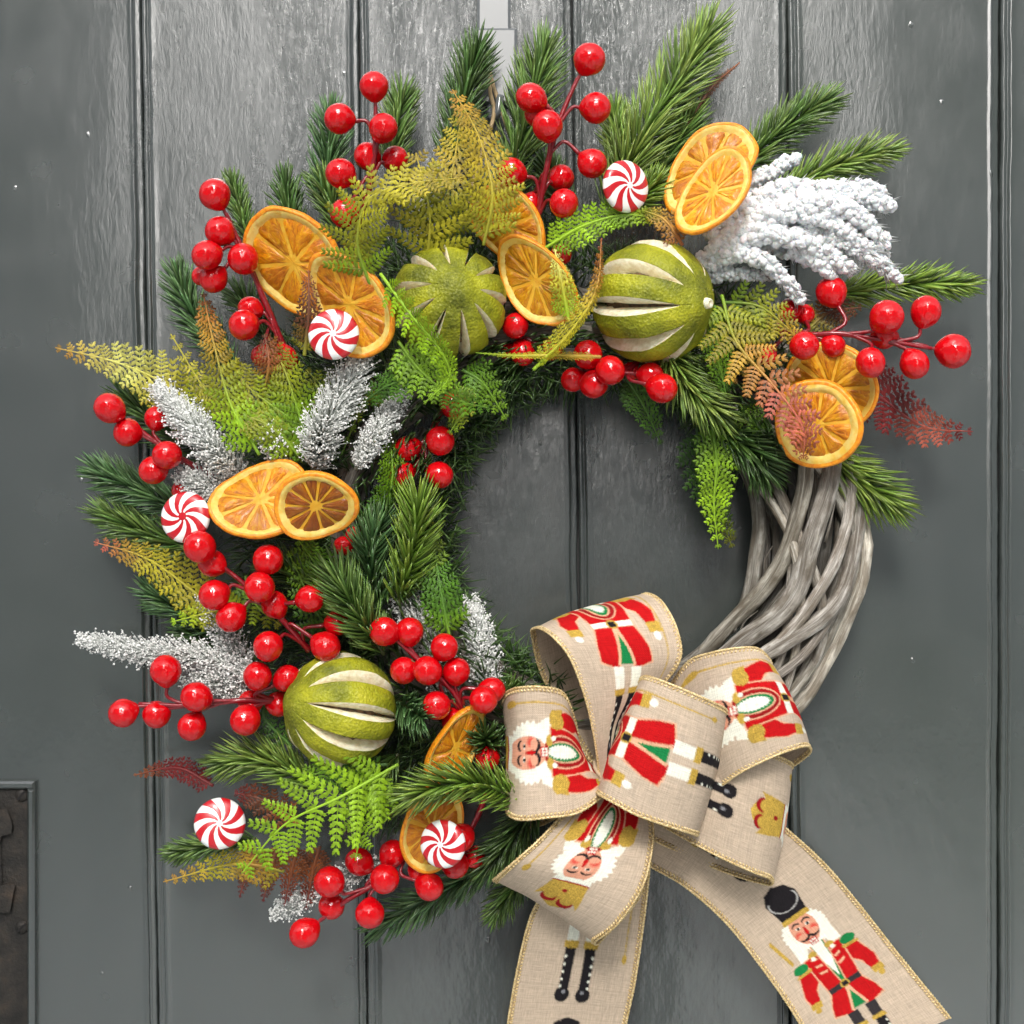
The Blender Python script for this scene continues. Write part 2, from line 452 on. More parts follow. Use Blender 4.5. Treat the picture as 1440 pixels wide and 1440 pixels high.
# the person taking the photo, a dark figure the paint mirrors
def skin_body():
    J = {'pelvis': (.10, -1.50, -.62, .15, .11), 'belly': (.10, -1.48, -.45, .14, .10), 'chest': (.10, -1.47, -.22, .17, .11), 'neck': (.10, -1.45, -.06, .055, .055),
         'head0': (.09, -1.42, .02, .075, .085), 'head1': (.09, -1.42, .11, .08, .09), 'head2': (.09, -1.42, .16, .055, .06),
         'shl': (-.09, -1.46, -.13, .07, .07), 'ell': (-.20, -1.33, -.34, .052, .052), 'wrl': (-.07, -1.215, -.10, .030, .030), 'hal': (-.055, -1.205, -.04, .030, .018),
         'shr': (.29, -1.46, -.13, .07, .07), 'elr': (.38, -1.33, -.34, .052, .052), 'wrr': (.12, -1.215, -.10, .030, .030), 'har': (.075, -1.205, -.04, .030, .018),
         'hipl': (.01, -1.50, -.70, .095, .095), 'knl': (-.01, -1.47, -1.05, .065, .065), 'anl': (-.02, -1.50, -1.42, .045, .045), 'tol': (-.02, -1.34, -1.465, .040, .030),
         'hipr': (.19, -1.50, -.70, .095, .095), 'knr': (.21, -1.48, -1.05, .065, .065), 'anr': (.22, -1.52, -1.42, .045, .045), 'tor': (.23, -1.36, -1.465, .040, .030)}
    E = ['pelvis belly', 'belly chest', 'chest neck', 'neck head0', 'head0 head1', 'head1 head2', 'chest shl', 'shl ell', 'ell wrl', 'wrl hal', 'chest shr', 'shr elr', 'elr wrr', 'wrr har',
         'pelvis hipl', 'hipl knl', 'knl anl', 'anl tol', 'pelvis hipr', 'hipr knr', 'knr anr', 'anr tor']
    ks = list(J); me = bpy.data.meshes.new('coat')
    me.from_pydata([J[k][:3] for k in ks], [tuple(ks.index(q) for q in e.split()) for e in E], [])
    ob = link('person', me)
    sk = ob.modifiers.new('skin', 'SKIN'); sk.use_smooth_shade = True
    for k, sv in zip(ks, me.skin_vertices[0].data):
        sv.radius = J[k][3:]; sv.use_root = k == 'pelvis'
    ob.modifiers.new('sub', 'SUBSURF').render_levels = 2
    me.materials.append(m_simple('dark_wool', (0.018, 0.013, 0.014), 0.9).mat)
    ob['label'] = 'person in a dark coat taking the photo, facing the door'; ob['category'] = 'person'
    return ob
skin_body()

door = thing('plank_door', 'old grey gloss painted plank door behind the wreath, with beaded joints', 'door', (0, 0, -0.8))
GR = [(-92, -70), (197, 222.5), (504, 516.5), (804.5, 820.5), (1108, 1112), (1407.5, 1405), (1715, 1700)]
Y0, Y1 = -260, 1700
def gx(k, y, side):
    a, b = GR[k]; t = (y + 30) / 1500.0
    x = a + (b - a) * t
    return x + 1.6 * mnoise.noise(Vector((k * 9.1 + side * 3, y * 0.011, 0))) + 0.5 * mnoise.noise(Vector((k * 5.1 + side, y * 0.08, 4)))
LP = [(0.9, -16), (1.2, -3), (2.6, -0.6), (4.5, 0.2), (7.0, -0.3), (9.0, -1.8), (10.2, -2.3), (11.2, -1.2), (13.0, 0.8), (15.5, 0.9), (19, 0.1), (22, 0.0), (30, 0.0), (60, 0.0)]
RP = [(-60, 0.0), (-28, 0.0), (-20, 0.0), (-17, 0.0), (-14.5, 0.9), (-12.6, 0.8), (-11.4, -2.5), (-9.8, -4.2), (-7, -4.6), (-4, -4.6), (-2.4, -5.0), (-1.0, -7), (-0.8, -16)]
for k in range(6):
    mb = MB(); rows = 190; prof_n = len(LP) + len(RP); vs = []
    for j in range(rows):
        y = Y0 + (Y1 - Y0) * j / (rows - 1)
        xl, xr = gx(k, y, 0), gx(k + 1, y, 1)
        rr = 0.35 * mnoise.noise(Vector((k * 3.3, y * 0.05, 1)))
        for i, (dx, h) in enumerate(LP):
            q = P(0, 0, 0); w = mnoise.noise(Vector((i * 2.2 + k * 11, y * 0.06, 2))) * 0.55 if 1 < i < len(LP)-4 else 0
            p = P(xl + dx + w + rr, y, 0); p.y = -(h + w * 0.8) * U; vs.append(p)
        for i, (dx, h) in enumerate(RP):
            w = mnoise.noise(Vector((i * 2.2 + k * 17, y * 0.06, 7))) * 0.5 if 3 < i < len(RP)-1 else 0
            p = P(xr + dx + w + rr, y, 0); p.y = -(h + w * 0.8) * U; vs.append(p)
    fs = [(j*prof_n+i, (j+1)*prof_n+i, (j+1)*prof_n+i+1, j*prof_n+i+1) for j in range(rows-1) for i in range(prof_n-1)]
    mb.add(vs, fs)
    mb.build('board', M['door'], door)
mb = MB(); mb.add([Vector((-0.6, 0.009, -0.6)), Vector((0.6, 0.009, -0.6)), Vector((0.6, 0.009, 0.6)), Vector((-0.6, 0.009, 0.6))], [(0, 1, 2, 3)])
mb.build('backing_panel', m_simple('dark_gap', (0.03, 0.03, 0.03), 0.8).mat, door, smooth=False)

# the old rim lock at the left edge: part of the door
mb = MB()
def fbox(mb, x0, y0, x1, y1, h0, h1, bev):
    a = P(x0, y0, 0); b = P(x1, y1, 0)
    rbox(mb, ((a.x+b.x)/2, -(h0+h1)/2*U, (a.z+b.z)/2), abs(b.x-a.x), (h1-h0)*U, abs(a.z-b.z), bev*U)
fbox(mb, -140, 1097, 52, 1108, -2, 14, 3); fbox(mb, 42, 1108, 52, 1600, -2, 14, 3)
lockf = mb.build('lock_surround', M['door'], door, smooth=False)
DARK = m_simple('dark_slot', (0.006, 0.005, 0.005), 0.9).mat
mb = MB(); fbox(mb, -140, 1108.5, 41.5, 1600, -2, 7, 1.5)
plate = mb.build('lock_plate', M['rust'], door, smooth=False)
for sy in (1118, 1304):
    mb = MB(); c = P(31, sy, 7); c.y = -7*U; r = 9.5*U; n = 20; vs = []; fs = []
    prof = [(1.0, 0), (1.0, 1.5), (0.8, 3.6), (0.45, 4.8)]
    for (q, hh) in prof:
        for i in range(n):
            a = 2*math.pi*i/n; vs.append(c + Vector((math.cos(a)*r*q, -hh*U, math.sin(a)*r*q)))
    for j in range(3):
        for i in range(n): fs.append((j*n+i, j*n+(i+1) % n, (j+1)*n+(i+1) % n, (j+1)*n+i))
    fs.append(tuple(3*n+i for i in range(n)))
    mb.add(vs, fs)
    a = math.radians(50 if sy < 1200 else 42); d = Vector((math.cos(a), 0, math.sin(a)))*r*0.95; e = Vector((-d.z, 0, d.x))*0.17
    f0 = Vector((0, -5.6*U, 0))
    q0 = [c+d+e+f0, c-d+e+f0, c-d-e+f0, c+d-e+f0]; q1 = [p + Vector((0, 1.5*U, 0)) for p in q0]
    mb.add(q0 + q1, [(0,1,2,3),(4,5,1,0),(5,6,2,1),(6,7,3,2),(7,4,0,3)], 1)
    mb.build('screw', [M['rust'], DARK], plate, origin=door.location, smooth=False)
for poly, hh in (([(-60, 1137), (10, 1138), (17, 1158), (16, 1172), (2, 1176), (0, 1185), (-60, 1186)], 15),
                 ([(-60, 1244), (21, 1245), (14, 1282), (6, 1284), (-60, 1270)], 15), ([(-60, 1186), (1, 1186), (3, 1244), (-60, 1244)], 10)):
    mb = MB(); n = len(poly)
    top = [P(x, y, hh) for x, y in poly]; bot = [P(x, y, 6) for x, y in poly]
    mb.add(top + bot, [tuple(range(n))[::-1]] + [(i, (i+1) % n, n+(i+1) % n, n+i) for i in range(n)])
    mb.build('latch', M['rust'], plate, origin=door.location, smooth=False)

# ------------------------------------------------------------------ the willow ring
WC = (840, 745, 88); WR = 300
def ring(theta, phi, rm):
    """theta counter-clockwise from +x as seen, phi 0 = front, 90 = outer side"""
    rr = WR + math.sin(phi) * rm
    return P(WC[0] + math.cos(theta) * rr, WC[1] - math.sin(theta) * rr, WC[2] + math.cos(phi) * rm * 0.98)
wreath = thing('willow_wreath', 'round wreath of twisted grey willow twigs hung on the grey door, bare at lower right', 'wreath', P(840, 745, 88))
def twig(th0, th1, ph0, k, rm, rad, tint=1.0):
    n = max(14, int(abs(th1 - th0) / math.radians(3.2)))
    sd = R() * 30; ps = []; kn = [R(), R()]
    for i in range(n):
        t = i / (n-1); th = th0 + (th1 - th0) * t
        w = mnoise.noise(Vector((sd, t * 5, 0)))
        ps.append(ring(th, ph0 + k * (th - th0) + 0.25 * w, rm * (1 + 0.12 * mnoise.noise(Vector((sd + 9, t * 6, 0))))))
    mb = MB()
    tube(mb, ps, lambda t: rad * U * .88 * (0.82 + 0.25 * math.sin(math.pi * min(1, t * 1.1)) + sum(.16 * math.exp(-((t-q)*55)**2) for q in kn)), 12, wob=0.22)
    o = mb.build('twig', M['twig'], wreath)
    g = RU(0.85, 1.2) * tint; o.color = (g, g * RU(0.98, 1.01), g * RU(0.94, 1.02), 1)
D = math.radians
# front-crossing ones as seen at the bare lower right
for (a, b, p, k, rm, r, ti) in [
    (-62, 66, -101, 1.3, 70, 12.5, .9), (-66, 62, -64, 1.17, 72, 15.5, 1.05), (-62, 58, -42, 1.32, 74, 9, 1.3),
    (-66, 50, -52, 1.8, 74, 12, 1.15), (-80, 40, 82, .0, 74, 13, 1.35), (-76, 45, 52, .18, 66, 10.5, .95),
    (-60, 60, -88, .0, 72, 11.5, .75), (-62, 66, 124, -2.2, 66, 8, 1.0), (-62, 66, 60, -1.6, 62, 7, .85), (-50, 66, 172, -2.3, 64, 7.5, 1.1),
    (-62, 66, 85, -1.9, 70, 7, 1.2), (-62, 66, -15, 1.5, 72, 7.5, 1.2), (-62, 66, 140, -1.3, 68, 6.5, .9), (-62, 62, -30, .1, 42, 13, .28), (-62, 62, 20, .2, 40, 13, .28), (-62, 62, 62, .3, 46, 13, .33), (-62, 62, -65, .1, 46, 12, .3),  # inner layer tinted dark, shade of the gaps put into the colour
    (-62, 62, 5, .9, 50, 9, .55), (-62, 62, -75, 1.2, 52, 8, .55)]:
    twig(D(a), D(b), D(p), k, rm, r, ti)
for i in range(13):
    a = D(45 + i * 17 + RU(-8, 8)); twig(a, a + D(RU(95, 140)), RU(0, 6.28), RU(1.0, 1.8) * (1 if R() < .75 else -1), RU(52, 72), RU(9, 13), RU(.6, .9))
# loose fibres
for i in range(9):
    th = D(RU(-50, 0)); ph = RU(-1.2, 1.2); mb = MB()
    tube(mb, cr([ring(th, ph, 66), ring(th + .08, ph + .05, 75), ring(th + .17, ph + .2, 74)], 8), lambda t: 2.2 * U * (1 - .7 * t), 5)
    mb.build('bark_strip', M['twig'], wreath)

# ------------------------------------------------------------------ needles
def perp(t, ref=Vector((0, -1, 0))):
    n = ref - t * ref.dot(t)
    if n.length < 0.15:
        ref = Vector((0, 0, 1)); n = ref - t * ref.dot(t)
    return n.normalized()
def needle(mb, b, d, bend, L, w, c0, c1, rich=True):
    s = d.cross(bend)
    if s.length < 1e-6: s = d.orthogonal()
    s.normalize(); u = s.cross(d).normalized()
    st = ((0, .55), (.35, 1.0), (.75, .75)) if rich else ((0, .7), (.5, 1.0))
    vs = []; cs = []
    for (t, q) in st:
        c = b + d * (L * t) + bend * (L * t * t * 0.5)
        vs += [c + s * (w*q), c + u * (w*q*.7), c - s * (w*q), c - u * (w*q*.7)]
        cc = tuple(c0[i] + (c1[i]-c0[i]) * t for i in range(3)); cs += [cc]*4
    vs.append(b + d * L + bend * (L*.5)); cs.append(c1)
    fs = []; m = len(st)
    for j in range(m-1):
        for k in range(4): fs.append((j*4+k, j*4+(k+1) % 4, j*4+4+(k+1) % 4, j*4+4+k))
    for k in range(4): fs.append(((m-1)*4+k, (m-1)*4+(k+1) % 4, m*4))
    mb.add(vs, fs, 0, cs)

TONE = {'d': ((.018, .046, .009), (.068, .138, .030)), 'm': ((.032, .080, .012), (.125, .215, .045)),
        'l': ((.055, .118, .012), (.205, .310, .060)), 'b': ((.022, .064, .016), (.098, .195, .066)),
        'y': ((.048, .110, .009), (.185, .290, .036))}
def sprig(pts, hw, tone, label, dens=1.0, curl=0.28, name='pine_sprig', ang=45, flat=0.62, trim=True):
    ps = [P(*p) for p in pts]
    L = sum((ps[i+1]-ps[i]).length for i in range(len(ps)-1)) / U
    root = thing(name, label, 'pine sprig', ps[0], 'artificial pine sprigs of the wreath')
    full = cr(ps, 240); cut = min(.4, hw * 1.0 / L) if trim else 0
    N = 60; cs = [full[int(i * (1-cut) * 239 / (N-1))] for i in range(N)]; ts = tangents(cs)
    mb = MB(); tube(mb, cs, lambda t: (3.4 - 2.0*t) * U, 7, col=(.07, .085, .03)); mb.build('stem', M['needle'], root)
    nn = int(L * 1.2 * dens); mb = MB(); c0, c1 = TONE[tone]
    for i in range(nn):
        t = (i + R()) / nn
        t = t ** 0.92
        f = t * (N-1); k = min(int(f), N-2); b = cs[k].lerp(cs[k+1], f-k); tg = ts[k].lerp(ts[k+1], f-k).normalized()
        nr = perp(tg); sd = tg.cross(nr)
        phi = i * 2.39996 + RU(-.3, .3)
        rad = sd * math.cos(phi) + nr * (math.sin(phi) * flat)
        if math.sin(phi) < -0.5 and R() < .5: continue
        rl = max(.35, rad.length); rad.normalize()
        a = math.radians(ang + RU(-8, 10)) * (1 - 0.5 * max(0, (t-.80)/.20)**1.5)
        d = (tg * math.cos(a) + rad * math.sin(a)).normalized()
        ln = hw / math.sin(math.radians(ang)) * .92 * RU(.82, 1.1) * (1 - .28 * max(0, (t-.7)/.3)) * (0.8 + .2*rl) * (0.8 + .2*min(1, t*4))
        v = RU(.62, 1.45); yv = RU(.9, 1.2)
        q0 = (c0[0]*v*yv, c0[1]*v, c0[2]*v); q1 = (c1[0]*v*yv, c1[1]*v, c1[2]*v)
        needle(mb, b, d, (tg - rad*.55 + nr*RU(-.2, .25)) * curl, ln * U, RU(1.9, 2.7) * U, q0, q1)
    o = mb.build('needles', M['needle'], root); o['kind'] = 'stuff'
    return root

S = sprig
S([(455, 300, 110), (462, 210, 95), (466, 124, 75)], 40, 'b', 'blue green pine sprig behind the four left berries at the top left, standing upright')
S([(548, 240, 110), (560, 170, 90), (571, 96, 70)], 38, 'm', 'short pine sprig standing between the upper left berries and the tan fern tip')
S([(630, 235, 110), (655, 130, 80), (683, 32, 60)], 46, 'd', 'dark pine sprig standing at the top just left of the clear plastic hook')
S([(712, 280, 110), (745, 150, 85), (778, 26, 60)], 52, 'm', 'tall pine sprig at the top just right of the clear plastic hook')
S([(850, 300, 130), (900, 200, 120), (965, 95, 90), (1020, 2, 70)], 58, 'l', 'longest bright green pine sprig, reaching the top edge of the photo')
S([(900, 280, 110), (955, 195, 90), (985, 135, 70)], 42, 'm', 'darker pine sprig behind the longest bright one, its tip by the brown fern tip')
S([(985, 300, 110), (1090, 190, 100), (1193, 124, 80)], 42, 'm', 'pine sprig behind the upper right orange slices, its tip beside the door joint')
S([(1060, 300, 105), (1170, 235, 95), (1284, 203, 75)], 38, 'l', 'pine sprig sticking out right just above the thick snowy branch')
S([(1150, 420, 110), (1270, 400, 95), (1394, 402, 75)], 36, 'y', 'nearly level pine sprig at far right behind the berries, below the snowy branch')
S([(1130, 610, 130), (1200, 670, 120), (1305, 742, 100)], 52, 'y', 'bright drooping pine sprig on the right, over the bare willow twigs')
S([(1010, 600, 150), (1060, 640, 160), (1098, 712, 140)], 46, 'd', 'dark pine sprig hanging below the lower right orange slices, its tip on the twigs')
S([(925, 470, 170), (970, 545, 190), (1052, 612, 190)], 44, 'l', 'curved green pine sprig inside the ring, right below the sliced lime with a stem')
S([(425, 400, 120), (408, 310, 105), (397, 224, 80)], 34, 'd', 'dark pine sprig rising right above the big upper left orange slice')
S([(350, 340, 110), (335, 285, 95), (318, 232, 75)], 26, 'm', 'small pine sprig just right of the topmost berry at the left')
S([(330, 520, 110), (270, 440, 95), (238, 352, 80)], 38, 'b', 'blue green pine sprig curving up left of the berries on the upper left')
S([(400, 520, 120), (355, 440, 105), (320, 400, 90)], 34, 'd', 'dark pine sprig half hidden behind the left berry spray stem')
S([(300, 650, 100), (215, 590, 80), (150, 535, 65)], 40, 'd', 'dark pine sprig behind the lowest long yellow fern on the left')
S([(290, 730, 110), (195, 690, 95), (104, 645, 75)], 40, 'b', 'pine sprig pointing left just above the red and white candy at the left')
S([(300, 780, 110), (205, 750, 95), (112, 703, 75)], 42, 'm', 'pine sprig pointing left at the height of the left candy, lower of the two there')
S([(350, 900, 100), (260, 860, 85), (182, 815, 70)], 36, 'b', 'dark pine sprig under the pink tipped fern at the left edge of the wreath')
S([(380, 960, 100), (300, 905, 85), (240, 880, 70)], 36, 'd', 'dark pine sprig above the long frosted twig on the left')
S([(560, 850, 170), (585, 750, 200), (588, 660, 190)], 44, 'y', 'green pine sprig rising at the left inside of the ring under the dark red berries')
S([(540, 920, 180), (495, 850, 215), (452, 762, 205)], 46, 'm', 'large arched pine sprig in the left middle between the paired oranges and the lime')
S([(530, 860, 150), (520, 780, 175), (556, 690, 180)], 44, 'b', 'pine sprig between the small brown orange slice and the inside of the ring')
S([(450, 1110, 150), (370, 1068, 150), (268, 1082, 120)], 42, 'l', 'bright pine sprig pointing left just below the lower left berries')
S([(360, 1180, 110), (290, 1190, 100), (218, 1205, 85)], 28, 'm', 'small pine sprig pointing left below the lowest left candy')
S([(745, 1130, 200), (650, 1100, 250), (532, 1136, 235)], 40, 'y', 'bright pine sprig lying across the two lower orange slices beside the bow')
S([(760, 1120, 160), (715, 1185, 165), (655, 1252, 140)], 40, 'd', 'dark pine sprig pointing down left under the left loop of the bow')
S([(745, 1180, 110), (620, 1255, 100), (500, 1322, 75)], 38, 'b', 'long dark pine sprig along the lower edge of the wreath behind the berries')
S([(770, 1190, 105), (720, 1250, 100), (682, 1310, 80)], 32, 'm', 'short dark pine sprig hanging beside the left tail of the ribbon')
S([(560, 985, 150), (588, 1005, 200), (605, 1018, 240)], 36, 'b', 'small star shaped pine tip facing outward right of the lower left lime')
S([(690, 1060, 150), (683, 1040, 190), (678, 1020, 220)], 34, 'd', 'small pine tip facing outward between the narrow orange slice and the bow')
S([(690, 1000, 120), (715, 975, 130), (738, 945, 130)], 28, 'm', 'small pine tip peeping out above the left loop of the bow')
S([(880, 260, 110), (868, 190, 100), (862, 128, 80)], 34, 'l', 'pale tipped pine sprig right of the upper middle berries')
S([(850, 320, 150), (905, 275, 170), (945, 235, 160)], 32, 'y', 'yellow green pine sprig between the round candy and the upper right orange slices')
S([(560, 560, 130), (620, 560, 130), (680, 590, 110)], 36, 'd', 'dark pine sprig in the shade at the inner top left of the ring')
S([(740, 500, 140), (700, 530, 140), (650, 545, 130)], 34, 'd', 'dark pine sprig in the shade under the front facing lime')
S([(480, 330, 120), (460, 270, 110), (440, 240, 95)], 36, 'm', 'pine sprig behind the lowest berry of the top left spray')
S([(800, 300, 110), (775, 250, 105), (745, 205, 95)], 36, 'd', 'dark pine sprig behind the stem of the top middle berries')
S([(920, 520, 150), (960, 500, 165), (1010, 520, 165)], 36, 'm', 'pine sprig close under the stem end of the right lime')
S([(440, 830, 150), (400, 800, 160), (350, 790, 150)], 36, 'd', 'dark pine sprig under the paired orange slices on the left')
S([(500, 930, 150), (520, 900, 170), (545, 870, 170)], 34, 'd', 'dark pine sprig above the lower left lime')
S([(560, 1060, 130), (520, 1100, 150), (470, 1110, 150)], 36, 'm', 'pine sprig in the shade below the lower left lime')

# the dense base of greenery nobody could count, tied along the ring
fb = MB()
for i in range(4000):
    th = D(RU(24, 262)); phi = RU(-1.9, 1.9); rm = RU(62, 92)
    b = ring(th, phi, rm)
    out = (ring(th, phi, rm + 20) - b).normalized(); tg = (ring(th + .02, phi, rm) - b).normalized()
    d = (tg * RU(-1, 1) + out * RU(.3, 1) + Vector((0, -1, 0)) * RU(0, .5)).normalized()
    c0, c1 = TONE['d' if R() < .7 else 'm']; v = RU(.5, 1.1)
    needle(fb, b, d, tg * RU(-.4, .4), RU(28, 52) * U, 1.9 * U, tuple(x*v for x in c0), tuple(x*v for x in c1), False)
for i in range(5200):
    th = D(RU(97, 238)); rad = 380 + 125 * R() ** 1.3
    b = P(WC[0] + math.cos(th)*rad, WC[1] - math.sin(th)*rad, RU(30, 120))
    out = Vector((math.cos(th), 0, math.sin(th))); tg = Vector((-out.z, 0, out.x))
    d = (out * RU(.2, 1.2) + tg * RU(-.8, .8) + Vector((0, -1, 0)) * RU(-.1, .5)).normalized()
    c0, c1 = TONE['d' if R() < .75 else 'm']; v = RU(.5, 1.05)
    needle(fb, b, d, tg * RU(-.4, .4), RU(22, 42) * U, 1.7 * U, tuple(x*v for x in c0), tuple(x*v for x in c1), False)
o = fb.build('pine_greenery', M['needle'], None, smooth=True); o['kind'] = 'stuff'
o['label'] = 'dense dark pine greenery tied along the ring beneath the sprigs'; o['category'] = 'greenery'

# ------------------------------------------------------------------ ferns
def pinna_mesh(npair, seed, name):
    rr = random.Random(seed); mb = MB()
    d = 1.0 / (npair + .5)
    # midrib
    vs = []; fs = []
    for j in range(5):
        x = j / 4; w = .055 * (1 - .7*x); z = -.16 * x*x
        vs += [Vector((x, -w, z)), Vector((x, 0, z + .09*(1-.6*x))), Vector((x, w, z))]
    for j in range(4):
        for k in range(2): fs.append((j*3+k, j*3+k+1, j*3+4+k, j*3+3+k))
    mb.add(vs, fs)
    for i in range(npair):
        x0 = (i + .55) * d; l0 = (1 - .72 * x0 ** 1.6)
        for s in (1, -1):
            l = l0 * rr.uniform(.86, 1.1); q = rr.uniform(-.08, .08); zb = -.16 * x0*x0; up = rr.uniform(-.10, .22)
            shape = [(-.18, 0), (-.36, .30), (-.46, .58), (-.20, .62), (-.26, .86), (.0, .84), (.10, 1.04), (.22, .80), (.44, .84), (.36, .58), (.52, .46), (.34, .24), (.2, 0)]
            pts = [Vector((x0 + d*(a + .55*b + q), s*b*l, zb + up*b*l*.6 - .25*(a*d*2)**2 - .18*b*b)) for a, b in shape]
            c = Vector((x0 + d*(.28 + q), s*.48*l, zb + up*.3*l + .05))
            n = len(pts)
            if s > 0: f = [(n, (k+1) % n, k) for k in range(n)]
            else: f = [(n, k, (k+1) % n) for k in range(n)]
            mb.add(pts + [c], f)
    return mb.mesh(name, M['fern'])
PIN = {n: [pinna_mesh(n, 31*n + k, 'leaflet') for k in range(3)] for n in (3, 5, 8, 11)}
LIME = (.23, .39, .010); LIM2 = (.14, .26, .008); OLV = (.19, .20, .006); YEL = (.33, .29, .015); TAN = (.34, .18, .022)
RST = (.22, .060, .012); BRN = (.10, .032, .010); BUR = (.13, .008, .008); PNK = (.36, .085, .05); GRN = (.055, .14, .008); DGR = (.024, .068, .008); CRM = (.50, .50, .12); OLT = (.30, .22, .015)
def frond(pts, hw, cols, label, roll=0.0, droop=0.15, fold=0.12, dens=1.0, ang=66, one=0):
    """fern frond: roll turns the blade about its rib, fold lifts both sides"""
    ps = [P(*p) for p in pts]
    L = sum((ps[i+1]-ps[i]).length for i in range(len(ps)-1)) / U
    root = thing('fern_frond', label, 'fern', ps[0], 'artificial fern fronds of the wreath')
    N = 50; cs = cr(ps, N); ts = tangents(cs)
    def colat(t):
        t = t * (len(cols)-1); k = min(int(t), len(cols)-2); f = t-k
        return tuple(cols[k][i]*(1-f) + cols[k+1][i]*f for i in range(3))
    mb = MB(); tube(mb, cs, lambda t: (2.6 - 1.7*t) * U, 6)
    mb.hc = True; seg = 6
    mb.c = []
    for i in range(N): mb.c += [tuple(min(1, x*1.25 + .02) for x in colat(i/(N-1)))] * seg
    mb.build('stem', M['fstem'], root)
    sp = max(7.5, hw * .34) / dens; n = int(L / sp)
    for i in range(n):
        t = (i + .6) / n
        t = .04 + .96*t
        f = t*(N-1); k = min(int(f), N-2); b = cs[k].lerp(cs[k+1], f-k); tg = ts[k]
        nr = perp(tg)
        rl = roll(t) if callable(roll) else roll
        nr = Matrix.Rotation(rl, 3, tg) @ nr
        sd = tg.cross(nr)
        env = (.78 + .22*min(1, t*4)) * (1 - t) ** .62 * 1.06 + .03
        ln = hw * env
        for s in (1, -1):
            if one and s != one: continue
            a = math.radians(ang + RU(-5, 5)) * (1 - .25*t)
            x = (tg*math.cos(a) + sd*(s*math.sin(a)) + nr*(fold + RU(-.08, .08))).normalized()
            z = (nr + x * droop).normalized(); z = (z - x*z.dot(x)).normalized(); y = z.cross(x)
            l = ln * RU(.9, 1.08); key = 3 if l < 22 else 5 if l < 44 else 8 if l < 80 else 11
            w = min(max(sp*.78, 5.0), l*.5, 14.5)
            me = PIN[key][random.randrange(3)]
            o = link('leaflet', me, root)
            m = Matrix((x * (l*U), y * (w*U), z * (w*U))).transposed().to_4x4()
            m.translation = b - root.location
            o.matrix_local = m
            c = colat(min(1, t + RU(-.05, .05) + .06)); v = RU(.78, 1.22)
            o.color = (c[0]*v, c[1]*v, c[2]*v, 1)
    return root
F = frond
F([(300, 600, 150), (240, 545, 140), (165, 510, 125), (78, 489, 105)], 52, [LIME, YEL, CRM, TAN], 'longest yellow fern frond pointing left on the left side, with a cream tip')
F([(365, 640, 200), (325, 570, 205), (300, 480, 180), (286, 412, 150)], 44, [LIM2, LIME, OLV, TAN, RST], 'narrow upright fern frond on the left, green below and rusty tan at its tip', roll=.5)
F([(420, 640, 190), (380, 600, 200), (300, 560, 190), (240, 470, 150)], 40, [LIM2, OLV, YEL], 'olive yellow fern frond rising behind the left frosted sprig', roll=.3)
F([(440, 650, 180), (420, 580, 200), (400, 520, 195), (375, 470, 160)], 48, [GRN, LIM2, OLV, RST], 'broad olive fern frond between the two left frosted sprigs', roll=-.3)
F([(385, 640, 170), (430, 600, 180), (455, 560, 170)], 40, [LIM2, OLV, BRN], 'short olive fern frond with a rusty tip left of the tall frosted sprig')
F([(470, 640, 175), (410, 590, 195), (350, 545, 190), (320, 500, 170)], 50, [GRN, LIM2, OLV, YEL], 'broad green fern frond low between the left frosted sprigs')
F([(500, 600, 165), (470, 560, 175), (430, 520, 170)], 40, [DGR, GRN, OLV], 'dark olive fern frond behind the tall frosted sprig')
F([(500, 850, 150), (450, 800, 165), (420, 760, 160)], 44, [GRN, GRN, LIM2], 'green fern frond under the brown orange slice')
F([(428, 500, 225), (434, 440, 240), (434, 380, 235)], 26, [OLV, BRN, BRN, RST], 'brown fern tip standing over the upper left orange slices beside a candy')
F([(370, 560, 180), (378, 510, 190), (372, 470, 180)], 30, [OLV, RST, BRN], 'small rusty fern tip under the brown one left of the candy')
F([(520, 400, 250), (503, 340, 275), (520, 280, 290), (580, 258, 290), (652, 250, 275)], 62, [LIM2, OLV, YEL, OLT], 'big yellow olive fern frond folded over the top of the front facing lime', roll=-.35, droop=.3, dens=1.2)
F([(680, 345, 245), (692, 270, 265), (672, 190, 245), (636, 126, 200)], 54, [OLV, YEL, OLT, OLT, TAN], 'tall tan and yellow fern frond whose pointed tip stands highest above the lime', roll=.45, dens=1.15)
F([(600, 372, 225), (604, 300, 250), (585, 215, 235)], 78, [OLV, YEL, OLV, OLT], 'broad upright olive fern frond filling the middle of the folded fern above the lime', dens=1.1)
F([(600, 360, 215), (625, 290, 235), (640, 220, 220), (650, 150, 185)], 58, [OLV, OLV, OLT, YEL], 'broad olive fern frond behind the folded one above the lime')
F([(505, 420, 220), (500, 360, 230), (508, 300, 230)], 34, [LIM2, YEL, OLV], 'short yellow fern frond right of the upper left orange slices', roll=.4)
F([(535, 385, 270), (580, 445, 290), (618, 490, 285), (632, 530, 270), (596, 568, 255)], 34, [LIME, LIME, LIME, LIM2], 'bright lime green fern frond curling down across the front facing lime', roll=.75, fold=.3)
F([(560, 480, 230), (590, 520, 240), (640, 560, 230), (690, 575, 200)], 40, [LIM2, LIM2, GRN], 'green fern frond below the front facing lime pointing right')
F([(620, 500, 220), (580, 530, 235), (540, 545, 225), (500, 575, 205)], 36, [LIM2, GRN, DGR], 'green fern frond below the lime pointing down left')
F([(650, 520, 200), (680, 540, 205), (712, 590, 185)], 36, [GRN, LIM2], 'short green fern frond beside the single berry at the inner top left')
